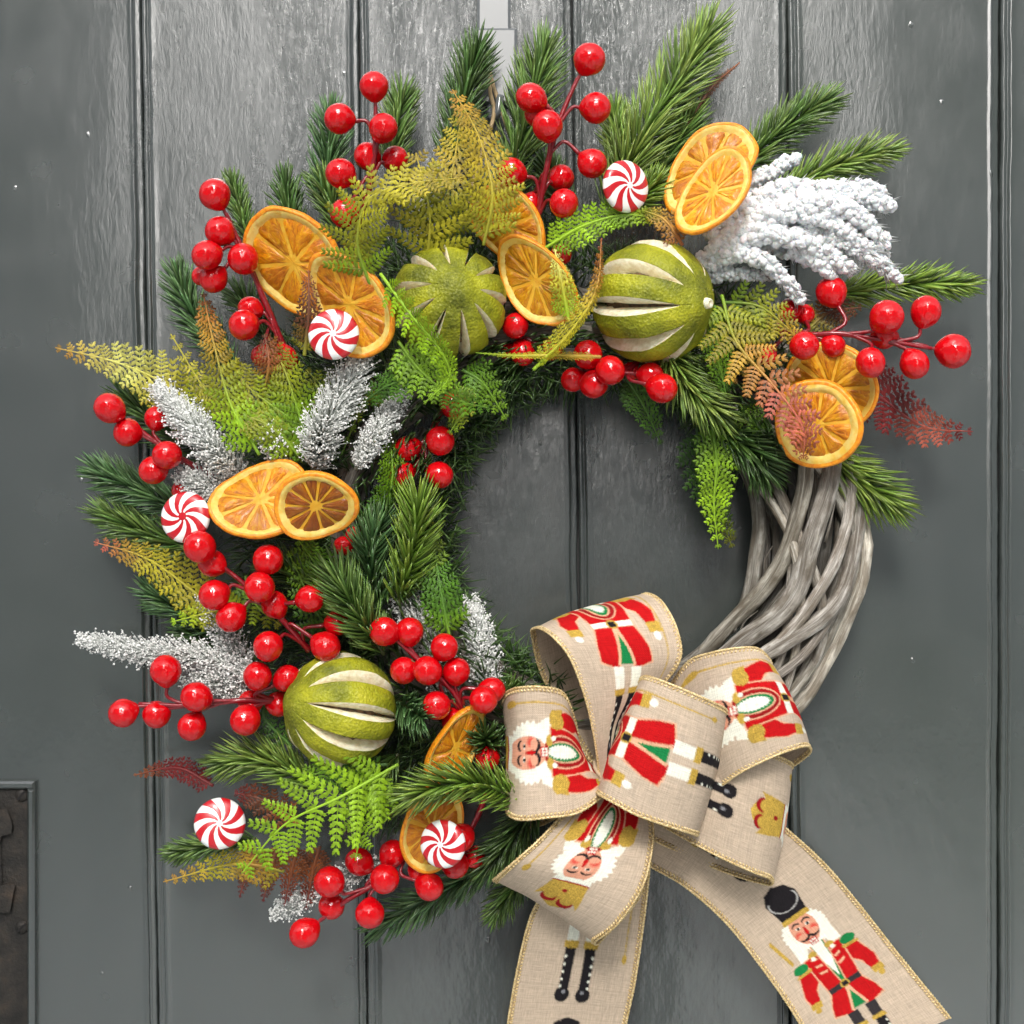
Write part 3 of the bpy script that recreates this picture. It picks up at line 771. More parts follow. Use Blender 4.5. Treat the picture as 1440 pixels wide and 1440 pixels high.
F([(640, 540, 210), (650, 575, 215), (632, 610, 205)], 26, [LIM2, OLV, LIM2], 'small fern tip drooping over the dark red berries inside the ring')
F([(845, 502, 235), (780, 500, 245), (720, 500, 240), (668, 496, 225)], 14, [TAN, YEL, LIM2], 'thin nearly level yellow fern frond under the gap between the two upper limes', roll=.9)
F([(750, 520, 240), (800, 470, 255), (838, 410, 255), (846, 335, 235)], 30, [LIME, YEL, YEL, TAN, RST], 'folded yellow fern frond with a rusty tip left of the right lime', roll=-.9, fold=.35)
F([(800, 450, 225), (790, 400, 230), (780, 350, 220)], 26, [LIME, YEL, CRM], 'small yellow fern tip between the middle orange slice and the right lime', roll=.3)
F([(765, 350, 200), (820, 318, 215), (880, 302, 220), (935, 310, 205)], 34, [LIME, LIME, LIM2, OLV], 'lime green fern frond arching right below the middle candy')
F([(960, 345, 230), (935, 310, 225), (905, 296, 215)], 24, [RST, TAN, OLV], 'small rusty fern frond over the top of the right lime')
F([(950, 200, 95), (1000, 125, 80), (1040, 88, 70)], 12, [BRN, BRN, RST], 'thin brown fern tip poking out right of the longest bright pine sprig', roll=.5)
F([(1015, 415, 200), (1035, 480, 225), (1090, 545, 250), (1128, 600, 255), (1130, 645, 245)], 56, [LIM2, OLV, TAN, PNK, PNK, RST], 'large fern frond on the right, olive turning pink over an orange slice')
F([(1015, 425, 190), (1065, 430, 205), (1100, 455, 205), (1125, 480, 200)], 42, [GRN, OLV, TAN], 'olive fern frond below the snowy branch, running toward the right berries')
F([(1005, 430, 195), (1010, 500, 205), (1022, 560, 195)], 32, [GRN, LIM2, GRN], 'green fern frond hanging right beside the stem end of the lime', roll=.3)
F([(1060, 430, 175), (1060, 470, 185), (1030, 540, 185)], 38, [GRN, OLV, TAN], 'olive fern frond filling the space left of the right orange slices')
F([(1000, 590, 160), (1008, 650, 160), (1004, 710, 140), (1010, 772, 115)], 40, [GRN, LIM2, LIME, LIME], 'bright green fern frond hanging down inside the ring on the right')
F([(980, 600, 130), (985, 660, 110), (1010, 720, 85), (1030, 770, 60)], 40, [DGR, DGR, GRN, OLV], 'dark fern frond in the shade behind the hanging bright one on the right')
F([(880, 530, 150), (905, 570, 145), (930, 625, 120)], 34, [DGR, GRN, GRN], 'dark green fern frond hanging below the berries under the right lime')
F([(1040, 570, 160), (1058, 590, 170), (1080, 608, 165)], 26, [LIM2, GRN], 'short green fern tip left of the lower right orange slice')
F([(1195, 520, 150), (1240, 560, 140), (1300, 600, 120), (1368, 607, 95)], 52, [BUR, BUR, BUR, PNK, BUR], 'dark burgundy fern frond pointing right below the right berries')
F([(1130, 470, 160), (1165, 440, 160), (1212, 432, 145)], 34, [OLV, BRN, BRN], 'brown olive fern leaf between the snowy branch and the right berries')
F([(330, 880, 150), (270, 830, 140), (205, 785, 120), (132, 762, 100)], 46, [LIM2, YEL, YEL, PNK], 'yellow green fern frond with a pink tip pointing left below the left candy')
F([(345, 850, 160), (300, 860, 165), (240, 875, 150)], 36, [LIME, YEL, LIME], 'yellow green fern piece left of the middle left berries')
F([(345, 810, 150), (360, 850, 160), (395, 880, 150)], 44, [GRN, LIM2, YEL], 'green fern frond partly hidden behind the middle left berries')
F([(470, 900, 160), (440, 850, 175), (405, 775, 165)], 46, [DGR, GRN, LIM2], 'dark green fern frond under the paired orange slices')
F([(632, 895, 185), (620, 830, 190), (604, 732, 165)], 42, [LIM2, GRN, GRN, OLV], 'upright green fern frond at the inner left of the ring above the centre berries')
F([(545, 720, 170), (552, 660, 185), (545, 600, 165)], 34, [GRN, LIM2, GRN], 'slim green fern frond right of the tall frosted sprig', roll=.7)
F([(540, 560, 170), (515, 560, 185), (480, 640, 180)], 30, [GRN, OLV, GRN], 'dark olive fern frond looping over the right frosted sprig', roll=.9)
F([(520, 790, 160), (530, 720, 175), (565, 640, 165)], 30, [DGR, GRN], 'dark green fern frond between the brown orange slice and the pine at the inner edge')
F([(300, 1105, 130), (250, 1080, 120), (188, 1090, 100)], 24, [BUR, BUR, BUR, RST], 'small burgundy fern tip pointing left on the lower left edge')
F([(420, 1160, 140), (370, 1125, 150), (330, 1115, 140)], 34, [RST, BRN, BUR], 'rusty fern leaf behind the bright pine sprig on the lower left')
F([(560, 1075, 210), (480, 1120, 240), (400, 1160, 235), (340, 1228, 205)], 88, [LIM2, LIME, LIME, LIME, LIME], 'broad bright lime fern frond below the lower left lime', dens=.9)
F([(545, 1085, 200), (515, 1130, 215), (500, 1210, 200)], 52, [LIM2, LIME, LIME], 'bright lime fern piece left of the lower orange slices')
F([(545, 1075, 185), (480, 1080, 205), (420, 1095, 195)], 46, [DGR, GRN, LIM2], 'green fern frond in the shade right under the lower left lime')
F([(400, 1225, 150), (330, 1215, 155), (230, 1240, 120)], 34, [OLV, TAN, YEL, TAN], 'small yellow tan fern frond pointing left at the lower left')
for k, (x, lab) in enumerate(((345, 'leftmost'), (378, 'second from left'), (408, 'third from left'), (438, 'rightmost'))):
    F([(x + 12, 1190, 160), (x + 2, 1225, 150), (x - 8, 1262 + 6*k, 130)], 19 + 3*k, [BRN, RST, BUR], lab + ' of four rusty fern tips hanging below the bright lime fern', droop=.3)
F([(410, 1050, 150), (372, 1010, 150), (375, 985, 145)], 24, [GRN, DGR, GRN], 'small dark green fern tip between a berry and the lower left lime')

# ------------------------------------------------------------------ frosted sprigs
def frosted(pts, hw, label, white=.92, dens=1.0):
    hw *= .87
    ps = [P(*p) for p in pts]
    L = sum((ps[i+1]-ps[i]).length for i in range(len(ps)-1)) / U
    root = thing('frosted_sprig', label, 'frosted sprig', ps[0], 'frosted sprigs of the wreath')
    N = 40; cs = cr(ps, N); ts = tangents(cs)
    mb = MB(); tube(mb, cs, lambda t: (3.5-2*t)*U, 6, col=(.18, .17, .13)); mb.build('stem', M['needle'], root)
    mb = MB(); fr = MB(); nn = int(L * 3.9 * dens)
    for i in range(nn):
        t = (i+R())/nn; f = t*(N-1); k = min(int(f), N-2); b = cs[k].lerp(cs[k+1], f-k); tg = ts[k]
        nr = perp(tg); sd = tg.cross(nr); phi = i*2.39996
        rad = (sd*math.cos(phi) + nr*math.sin(phi)*.8)
        if math.sin(phi) < -.35: continue
        a = math.radians(46 + RU(-14, 14)) * (1 - .5*max(0, (t-.75)/.25)); d = (tg*math.cos(a) + rad.normalized()*math.sin(a)).normalized()
        env = (1 - .35*max(0, (t-.6)/.4)**1.5) * (.75 + .25*min(1, t*4))
        ln = hw / math.sin(math.radians(46)) * RU(.7, 1.05) * env * max(.6, rad.length)
        wv = white * RU(.65, 1.05)
        needle(mb, b, d, tg*.25, ln*U, RU(1.5, 2.1)*U, (.045, .075, .03), (wv*.95, wv*.96, wv*.93), False)
        for j in range(4):
            u = 1 - R()**1.6 * .75
            c = b + d*(ln*u*U) + tg*(.12*ln*u*u*U) + Vector((RU(-2, 2), RU(-2.5, 1.5), RU(-2, 2)))*U
            r = RU(.9, 2.0)*U; g = RU(.84, .96)
            M3 = Matrix.Rotation(R()*6, 3, 'X') @ Matrix.Rotation(R()*6, 3, 'Z')
            fr.add([c + (M3 @ q)*r*RU(.6, 1.3) for q in OCT[0]], OCT[1], 0, [(g, g, g*.97)]*6)
    o = mb.build('needles', M['frost'], root); o['kind'] = 'stuff'
    o = fr.build('frost_grains', M['frost'], root, smooth=False); o['kind'] = 'stuff'
Z = frosted
Z([(345, 680, 150), (290, 620, 195), (228, 552, 170)], 34, 'long frosted white sprig on the left, leaning up left above the left candy')
Z([(440, 660, 160), (458, 600, 215), (505, 512, 215)], 40, 'tall thick frosted sprig below the upper left candy')
Z([(500, 660, 180), (530, 610, 195), (565, 560, 180)], 24, 'slim frosted sprig leaning right beside the dark red berries inside the ring')
Z([(400, 662, 150), (385, 630, 190), (370, 605, 180)], 24, 'short frosted sprig just above the largest left orange slice')
Z([(345, 705, 140), (300, 688, 165), (264, 672, 165)], 28, 'small frosted sprig between the left candy and the berries above it', .8)
Z([(360, 950, 160), (280, 922, 155), (200, 915, 130), (122, 900, 105)], 26, 'long level frosted sprig pointing far left below the middle left berries', .8)
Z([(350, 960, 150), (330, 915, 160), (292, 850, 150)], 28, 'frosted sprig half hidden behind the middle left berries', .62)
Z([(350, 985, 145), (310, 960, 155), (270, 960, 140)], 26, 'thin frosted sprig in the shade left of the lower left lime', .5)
Z([(640, 950, 150), (595, 890, 160), (566, 828, 145)], 30, 'frosted sprig standing just behind the two upper centre berries')
Z([(690, 990, 140), (680, 930, 150), (665, 856, 140)], 30, 'upright frosted sprig at the inside of the ring left of the bow')
Z([(640, 1010, 150), (632, 985, 160), (620, 960, 150)], 24, 'small frosted sprig between the centre berries and the narrow orange slice', .6)
Z([(470, 1230, 120), (430, 1260, 125), (392, 1282, 110)], 22, 'small frosted tip above the lowest single berry', .7)
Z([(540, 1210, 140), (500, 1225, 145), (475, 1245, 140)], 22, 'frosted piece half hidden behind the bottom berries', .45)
Z([(960, 470, 150), (980, 490, 160), (990, 520, 150)], 20, 'tiny frosted tip under the stem end of the right lime', .55)

# ------------------------------------------------------------------ thick snowy branch
snow = thing('snowy_branch', 'thick branch coated in lumpy white flock on the right, over the pine', 'snowy branch', P(985, 360, 170))
SN = MB()
def lump(mb, c, r, sub=1):
    v, f = (ICO2 if sub == 2 else ICO1)
    s = Vector((R()*99, R()*99, R()*99))
    mb.add([c + p * (r * (1 + .38*mnoise.noise(p*1.7 + s) + .16*mnoise.noise(p*4.5 + s))) for p in v], f)
for pts, r0, r1 in [
    ([(990, 330, 170), (1050, 262, 175), (1120, 222, 160)], 12, 12), ([(1000, 340, 180), (1080, 275, 205), (1170, 268, 205), (1252, 290, 175)], 19, 14),
    ([(1010, 350, 185), (1090, 300, 215), (1170, 315, 215), (1262, 392, 180)], 20, 13), ([(1000, 360, 180), (1060, 330, 210), (1130, 340, 210), (1195, 378, 190)], 20, 15),
    ([(985, 372, 175), (1040, 355, 205), (1085, 375, 205), (1126, 422, 185)], 17, 11), ([(1060, 300, 190), (1140, 285, 220), (1200, 300, 215), (1245, 345, 190)], 20, 13),
    ([(985, 390, 165), (1030, 385, 180), (1075, 390, 180)], 14, 9), ([(1110, 350, 190), (1150, 365, 200), (1170, 388, 190)], 16, 12),
    ([(1020, 330, 180), (1070, 300, 200), (1120, 300, 205)], 20, 18), ([(1150, 270, 190), (1205, 262, 190), (1240, 270, 180)], 14, 11),
    ([(1120, 320, 200), (1180, 335, 205), (1235, 370, 190)], 15, 11), ([(1170, 300, 190), (1215, 330, 185), (1246, 360, 175)], 13, 10),
    ([(1010, 375, 170), (1070, 345, 175), (1150, 370, 175)], 13, 12)]:
    r0 *= .84; r1 *= .8; cs = cr([P(*p) for p in pts], 80); mb = MB()
    L = sum((cs[i+1]-cs[i]).length for i in range(79))/U
    tube(mb, cs, lambda t: (r0+(r1-r0)*t)*.72*U, 10)
    n = int(L*1.7)
    for i in range(n):
        t = (i+R())/n; c = cs[int(t*79)]; rr = r0+(r1-r0)*t; tg = (cs[min(79, int(t*79)+1)]-cs[max(0, int(t*79)-1)]).normalized()
        nr = perp(tg); sd = tg.cross(nr); a = R()*6.283
        if math.sin(a) < -.6: continue
        q = rr * RU(.62, .9)
        lump(mb, c + (sd*math.cos(a) + nr*math.sin(a))*q*U, rr*RU(.20, .52)*U, 2 if R() < .4 else 1)
    lump(mb, cs[-1], r1*U*.8, 2)
    mb.build('flocked_twig', M['snow'], snow)
    for i in range(int(L*.55)):
        t = R(); c = cs[int(t*79)]; tg = (cs[min(79, int(t*79)+1)]-cs[max(0, int(t*79)-1)]).normalized(); nr = perp(tg); sd = tg.cross(nr); a = R()*6.283
        d = (tg*RU(.6, 1.2) + sd*math.cos(a) + nr*math.sin(a)*.6).normalized(); g = RU(.5, .8)
        needle(SN, c, d, tg*.2, RU(20, 31)*U*(r0/17), 1.5*U, (.05, .08, .03), (g, g, g), False)

o = SN.build('needles', M['frost'], snow); o['kind'] = 'stuff'

# ------------------------------------------------------------------ berries
def berry_mesh():
    mb = MB(); nu, nv = 32, 22; vs = []
    for j in range(nv+1):
        t = math.pi*j/nv
        for i in range(nu):
            a = 2*math.pi*i/nu; r = 1.0
            z = math.cos(t); s = math.sin(t)
            if z < -.7: z -= .13*((-z-.7)/.3)**2
            vs.append(Vector((s*math.cos(a), s*math.sin(a), z)))
    fs = [(j*nu+i, (j+1)*nu+i, (j+1)*nu+(i+1) % nu, j*nu+(i+1) % nu) for j in range(nv) for i in range(nu)]
    mb.add(vs, fs); return mb.mesh('berry', M['berry'])
BER = berry_mesh()
def spray(stem, berries, label, h=190):
    """stem: main curve; berries: (x, y, r[, h[, t on the stem]])"""
    ms = cr([P(*p) for p in stem], 30)
    root = thing('berry_spray', label, 'berry spray', ms[0], 'red berry sprays of the wreath')
    mb = MB(); tube(mb, ms, lambda t: (4.6 - 1.8*t)*U, 8, wob=.25)
    for b in berries:
        x, y, r = b[:3]; bh = b[3] if len(b) > 3 else h + RU(-6, 10)
        c = P(x, y, bh); rr = r*U*(DP-bh)/(DP-H0)
        best = min(range(30), key=lambda k: abs((ms[k]-c).length - r*U*2.6) + .35*k/30*r*U)
        if len(b) > 4: best = int(b[4]*29)
        a = ms[best]; tg = (ms[min(29, best+1)]-ms[max(0, best-1)]).normalized()
        d0 = (c-a); L = d0.length
        ctrl = a + tg*(L*.35) + d0*.25
        out = (c-ctrl).normalized(); e = c - out*rr*1.02
        br = cr([a, ctrl, e], 12)
        tube(mb, br, lambda t: (2.5 + 1.3*max(0, t-.75)*4*.6)*U, 7, wob=.25)
        o = link('berry', BER, root)
        q = out.to_track_quat('Z', 'Y').to_matrix() @ Matrix.Rotation(R()*6, 3, 'Z')
        m = q.to_4x4() @ Matrix.Diagonal((rr*RU(.94, 1.03), rr*RU(.94, 1.03), rr*RU(.96, 1.04), 1)); m.translation = c - root.location
        o.matrix_local = m
    mb.build('stem', M['redstem'], root)
B = spray
B([(500, 330, 160), (520, 260, 185), (528, 200, 190), (528, 150, 190)], [(526, 121, 21, 195), (477, 167, 22), (539, 180, 21, 210), (517, 220, 20, 175), (556, 224, 19, 172), (479, 244, 22, 195), (485, 300, 21, 195)],
  'berry spray at the top left, berries stacked left of the tan fern')
B([(755, 315, 170), (768, 240, 190), (785, 175, 190), (812, 110, 190)], [(829, 83, 23.5, 195), (747, 138, 22, 195), (770, 177, 22.5, 215), (757, 160, 20, 175), (838, 152, 22, 195), (719, 242, 21, 190), (789, 250, 19, 165), (833, 230, 21, 195), (793, 286, 21, 210), (746, 288, 18, 160)],
  'tall berry spray at the top middle, its highest berry over a door joint')
B([(400, 490, 160), (375, 430, 170), (345, 360, 175), (318, 300, 180)], [(302, 273, 22, 190), (309, 325, 21, 185), (291, 359, 22, 200), (300, 392, 20, 178), (342, 364, 22, 195), (352, 434, 18, 165), (343, 457, 21.5, 195), (283, 388, 14, 165), (368, 500, 16, 160), (400, 505, 20, 165)],
  'berry spray at the upper left, left of the largest orange slice')
B([(300, 670, 160), (255, 645, 165), (210, 615, 170), (180, 590, 175)], [(154, 574, 22, 190), (179, 608, 20, 175), (235, 640, 21, 195), (216, 661, 21, 180), (220, 588, 17, 160), (257, 690, 16, 150)],
  'berry spray pointing up left from the left frosted sprig')
B([(435, 915, 175), (400, 875, 195), (365, 840, 200), (300, 785, 205)], [(281, 769, 23.5, 225), (298, 792, 20, 200), (377, 787, 21.5, 215), (301, 837, 22.5, 220), (365, 826, 22, 228), (325, 868, 21.5, 215), (386, 850, 20, 198), (436, 842, 20.5, 215), (377, 909, 22, 220), (458, 909, 21, 205), (474, 876, 18, 190)],
  'large berry spray in the left middle, starting just under the left candy')
B([(415, 985, 160), (340, 985, 185), (270, 992, 185), (195, 990, 185)], [(233, 943, 22, 195), (173, 1003, 21, 190), (220, 1005, 20.5, 178), (276, 980, 22, 205), (270, 1022, 20.5, 190), (345, 1013, 21.5, 195), (362, 951, 21, 205), (404, 954, 20, 195), (352, 988, 18, 165), (392, 990, 18, 160)],
  'low berry spray pointing far left from the lower left lime')
B([(655, 1005, 185), (635, 970, 200), (590, 930, 205), (560, 900, 205)], [(540, 888, 21, 215), (576, 888, 19.5, 205), (625, 910, 20, 215), (568, 943, 19.5, 205), (601, 943, 21, 222), (642, 944, 19.5, 205), (614, 992, 20.5, 215), (680, 984, 20, 225), (692, 970, 18.5, 205), (640, 1015, 20, 185)],
  'berry cluster in the centre left, between the lower left lime and the bow')
B([(575, 1200, 150), (530, 1240, 165), (485, 1268, 170), (450, 1295, 170)], [(428, 1312, 22, 175), (463, 1240, 22, 190), (466, 1274, 19.5, 160), (520, 1285, 21, 178), (541, 1236, 22, 192), (505, 1212, 20, 165), (604, 1247, 20.5, 178), (552, 1200, 19, 160)],
  'lowest berry spray, its end berry hanging free at the bottom left')
B([(690, 1100, 150), (660, 1170, 165), (610, 1215, 165)], [(648, 1178, 21, 180), (640, 1216, 20, 165), (590, 1222, 18, 160), (686, 1066, 18, 180), (668, 1205, 16, 150)],
  'dark shaded berry spray around the candy next to the bow')
B([(640, 540, 140), (610, 600, 155), (590, 655, 160)], [(638, 570, 19.5, 175), (573, 631, 18.5, 165), (619, 620, 21, 185), (565, 667, 19, 165), (618, 668, 20, 180), (594, 652, 14, 140)],
  'dark red berry spray at the left inside edge of the ring')
B([(905, 505, 165), (880, 520, 180), (850, 520, 180), (815, 520, 175)], [(827, 499, 20.5, 200), (858, 521, 21.5, 222), (835, 540, 20, 200), (806, 534, 18, 182), (931, 546, 21.5, 212), (915, 528, 19, 192), (890, 520, 14, 165)],
  'berry cluster close under the right lime at the inner top of the ring')
B([(700, 440, 150), (730, 470, 160), (770, 490, 165)], [(725, 458, 19, 185), (735, 496, 19, 170), (775, 492, 16, 165), (713, 495, 13, 150)],
  'half hidden berries between the front facing lime and the middle orange slice')
B([(1060, 455, 155), (1130, 470, 185), (1190, 470, 200), (1310, 490, 205)], [(1169, 410, 22, 180), (1131, 486, 20.5, 232), (1247, 446, 24, 222), (1302, 438, 22, 205), (1341, 494, 24.5, 205), (1286, 512, 21.5, 212), (1224, 510, 22, 235), (1243, 472, 20, 190), (1112, 436, 18, 160), (1132, 442, 15, 155), (1172, 486, 17, 190), (1078, 500, 15, 175)],
  'long berry spray pointing right, above the right orange slices', h=200)
B([(800, 340, 150), (790, 350, 160), (785, 362, 165)], [(789, 358, 15, 180)], 'single dark berry peeping out beside the middle orange slice')
B([(500, 770, 140), (485, 775, 150), (480, 768, 155)], [(483, 768, 15, 175), (497, 752, 12, 160)], 'two dark berries peeping out under the small brown orange slice')

# ------------------------------------------------------------------ dried orange slices
def slice_(x, y, h, a, b, deg, label, side=1, nseg=9, tint=(1, 1, 1), warp=.09, thick=.060, flesh=.84, pith=.93):
    """a: radius; b: apparent half width; deg: direction of the long axis (counter-clockwise on the photo)"""
    c = P(x, y, h); r = a*U*(DP-h)/(DP-H0)
    al = math.radians(deg); X = Vector((math.cos(al), 0, math.sin(al))); Yp = Vector((-math.sin(al), 0, math.cos(al)))
    ti = min(math.acos(min(1, b/a)), math.radians(24)) * side; yr = (b/a)/math.cos(ti)     # dried slices shrink oval
    Y = Yp*math.cos(ti) + Vector((0, -1, 0))*math.sin(ti)
    N = X.cross(Y)
    m = Matrix((X, Y, N)).transposed().to_4x4(); m.translation = c
    root = thing('orange_slice', label, 'orange slice', c, 'dried orange slices of the wreath', mat=m)
    s1, s2 = R()*6, R()*6; sd = R()*50
    def wz(px, py):
        q = math.hypot(px, py); t = math.atan2(py, px)
        return warp*q*q*math.sin(2*t+s1) + warp*.5*q*q*math.sin(3*t+s2) + .02*mnoise.noise(Vector((px*2.5+sd, py*2.5, 0)))
    def rim(t): return 1 + .025*math.sin(3*t+s2) + .03*mnoise.noise(Vector((math.cos(t)*2+sd, math.sin(t)*2, 3)))
    def pt(q, t, z):
        q2 = q*rim(t); px, py = q2*math.cos(t), q2*math.sin(t)
        return Vector((px, py*yr, z + wz(px, py)))*r
    n = 72
    def lathe(prof, name, mt, jag=0):
        mb = MB(); vs = []
        for k, (q, z) in enumerate(prof):
            for i in range(n):
                t = 2*math.pi*i/n
                jq = jag*mnoise.noise(Vector((math.cos(t)*7+sd+k, math.sin(t)*7, k*3)))
                vs.append(pt(q+jq, t, z + jag*.6*mnoise.noise(Vector((math.cos(t)*9+k, math.sin(t)*9, sd)))))
        L = len(prof)
        mb.add(vs, [(j*n+i, j*n+(i+1) % n, (j+1)*n+(i+1) % n, (j+1)*n+i) for j in range(L-1) for i in range(n)])
        me = mb.mesh(name, M[mt]); o = link(name, me, root); return o
    th = thick
    lathe([(pith+.005, -th), (.97, -th*1.02), (1.0, -th*.6), (1.01, 0), (1.0, th*.6), (.975, th*1.02), (.95, th*1.08), (pith-.004, th*.98)], 'rind', 'orind', .008)
    lathe([(pith+.012, th*.90), (pith-.02, th*.98), (flesh+.03, th*.85), (flesh-.01, th*.40), (flesh-.05, th*.12)], 'pith', 'opith', .012)
    lathe([(flesh-.045, th*.14), (.35, th*.30), (.05, th*.42), (.0, th*.45)], 'membrane', 'omemb', .01)
    # segments
    cuts = []; t = R()*6.28
    for k in range(nseg): cuts.append(t); t += 2*math.pi/nseg*RU(.82, 1.18)
    span = t - cuts[0]
    cuts = [cuts[0] + (q-cuts[0])/span*2*math.pi for q in cuts] + [cuts[0] + 2*math.pi]
    for k in range(nseg):
        t0, t1 = cuts[k], cuts[k+1]; mb = MB(); nr_, nt = 12, 9; vs = []; fs = []
        g = .020
        for i in range(nr_+1):
            u = i/nr_; q = .075 + (flesh+.01-.075)*u
            # round the outer corners and leave a membrane between the segments
            inset = min(.42*(t1-t0), g/q) + (.10*(u-.82)/.18*(t1-t0) if u > .82 else 0)
            for j in range(nt+1):
                v = j/nt; tt = t0+inset + (t1-t0-2*inset)*v
                e = min(u, 1-u, v*1.3, (1-v)*1.3)
                z = th*(.06 + .62*min(1, e*5)) + (.022*mnoise.noise(Vector((q*7+sd, tt*8, k))) + .02*mnoise.noise(Vector((q*3, tt*16, k+sd)))) * min(1, e*6)
                vs.append(pt(q, tt, z*1.0))
        w = nt+1
        fs = [(i*w+j, (i+1)*w+j, (i+1)*w+j+1, i*w+j+1) for i in range(nr_) for j in range(nt)]
        mb.add(vs, fs); me = mb.mesh('segment', M['flesh']); o = link('segment', me, root)
        v = RU(.86, 1.1); o.color = (tint[0]*v, tint[1]*v*RU(.92, 1.06), tint[2]*v, 1)
    return root
O = slice_
O(414, 370, 185, 88, 60, -48, 'largest dried orange slice, upper left, partly behind another slice', 1, 8)
O(492, 428, 236, 82, 50, -56, 'tilted dried orange slice behind the upper left candy', 1, 9, (.95, .9, 1))
O(716, 318, 165, 66, 42, -52, 'dried orange slice half hidden behind the yellow one between the two upper limes', 1, 8)
O(754, 395, 205, 74, 42, -50, 'yellowish dried orange slice between the two upper limes, in front', 1, 10, (.85, .95, 1.2), flesh=.84, pith=.93)
O(998, 238, 190, 80, 47, 46, 'dried orange slice at the upper right, behind a smaller brighter one', -1, 10, (.95, .95, 1))
O(1003, 271, 258, 70, 40, 54, 'small bright dried orange slice at the upper right, front one, over the snowy branch', -1, 10, (1.1, 1.15, 1))
O(1168, 546, 180, 68, 58, -50, 'thin veined dried orange slice on the right, just under the berries', 1, 11, (.9, .95, 1.3), flesh=.86, pith=.93)
O(1150, 597, 212, 64, 56, -60, 'front dried orange slice on the right with a pink fern tip over it', 1, 9, (.9, .88, 1.1), flesh=.76, pith=.9, thick=.09)
O(367, 703, 212, 74, 53, 12, 'wide dried orange slice on the left, behind the brown one', -1, 9, (1, 1, 1))
O(444, 711, 282, 60, 47, 5, 'small brown dried orange slice overlapping the wide one on the left', 1, 11, (.50, .36, .4), flesh=.78, pith=.9, thick=.09)
O(640, 1052, 195, 68, 30, 62, 'narrow steeply tilted dried orange slice right of the lower left lime', 1, 7, (.9, .85, 1), thick=.1)
O(607, 1165, 185, 64, 42, 78, 'lowest dried orange slice, under the bright pine sprig and behind a candy', 1, 8, (.95, .9, 1))

# ------------------------------------------------------------------ dried limes
def lime(x, y, h, r, axis, spin, label, squash=.95, gmax=9.5, stem=True, lim=64, pw=.6, ns=10):
    c = P(x, y, h); rr = r*U*(DP-h)/(DP-H0)
    Zx = Vector(axis).normalized(); q = Zx.to_track_quat('Z', 'Y').to_matrix() @ Matrix.Rotation(math.radians(spin), 3, 'Z')
    m = q.to_4x4(); m.translation = c
    root = thing('dried_lime', label, 'dried lime', c, 'whole dried limes cut with slits', mat=m)
    mb = MB(); nv = 44; nu = 14; sd = R()*40
    for k in range(ns):
        off = RU(.75, 1.2)
        vs = []; mi = []
        rows = []
        for j in range(nv+1):
            la = -math.pi/2 + math.pi*j/nv; ld = abs(math.degrees(la) + 4)
            g = math.radians(gmax)*max(0, math.cos(math.radians(min(90, ld/lim*90))))**pw if ld < lim else 0
            row = []
            c0 = k*2*math.pi/ns; half = math.pi/ns; g *= off
            def pnt(lo, f, lat=la):
                s = Vector((math.cos(lo)*math.cos(lat), math.sin(lo)*math.cos(lat), math.sin(lat)))
                w = 1 + .035*mnoise.noise(s*2.2+Vector((sd, 0, 0))) + .012*mnoise.noise(s*7+Vector((0, sd, 0)))
                pole = 1 + (.07 if s.z > 0 else .03)*max(0, (abs(s.z)-.93)/.07)
                s = s*(f*w*pole); s.z *= squash
                return s*rr
            gg = g/math.radians(gmax)
            row.append(pnt(c0-half+g*.25, .74)); row.append(pnt(c0-half+g*.55, .88))
            for i in range(nu+1):
                u = i/nu; lo = c0-half+g + (2*half-2*g)*u
                e = 1-abs(2*u-1); bulge = .035*gg*(e**.5) + .0
                lip = .02*gg*max(0, 1-e*7)
                row.append(pnt(lo, .985 + bulge + lip))
            row.append(pnt(c0+half-g*.55, .88)); row.append(pnt(c0+half-g*.25, .74))
            rows.append(row)
        w = nu+5; vs = [p for row in rows for p in row]; fs = []; mi = []
        for j in range(nv):
            for i in range(w-1):
                fs.append((j*w+i, j*w+i+1, (j+1)*w+i+1, (j+1)*w+i)); mi.append(1 if (i < 2 or i >= w-3) else 0)
        s0 = MB(); s0.add(vs, fs, mi)
        me = s0.mesh('rind_segment', [M['lrind'], M['lpith']]); link('rind_segment', me, root)
    mb = MB(); v, f = ICO2; v3, f3 = ico(3)
    mb.add([Vector((p.x, p.y, p.z*squash))*(rr*(.76 + .09*mnoise.noise(p*6+Vector((sd, 1, 0))))) for p in v3], f3)
    link('pulp', mb.mesh('pulp', M['lpulp']), root)
    if stem:
        mb = MB(); n = 10; vs = []
        prof = [(.10, 1.0), (.085, 1.09), (.07, 1.13), (.045, 1.12), (.0, 1.10)]
        for (a, z) in prof:
            for i in range(n):
                t = 2*math.pi*i/n; k = 1 + .18*math.sin(5*t)
                vs.append(Vector((a*k*math.cos(t), a*k*math.sin(t), z*squash))*rr)
        mb.add(vs, [(j*n+i, j*n+(i+1) % n, (j+1)*n+(i+1) % n, (j+1)*n+i) for j in range(4) for i in range(n)])
        link('stem_scar', mb.mesh('stem_scar', M['lpith']), root)
    return root
lime(632, 424, 205, 80, (.16, -.95, .16), 12, 'dried lime with its end facing outward, at the top middle of the wreath', .95, 6.2, stem=False, lim=69, pw=.4, ns=10)
lime(918, 425, 190, 86, (.74, -.62, -.10), 10, 'dried lime at the upper right with its stem end pointing right', 1.0, 9, ns=9)
lime(478, 998, 185, 80, (-.78, -.50, .20), 22, 'dried lime at the lower left of the wreath, beside the low berries', 1.0, 8, stem=False, ns=10)

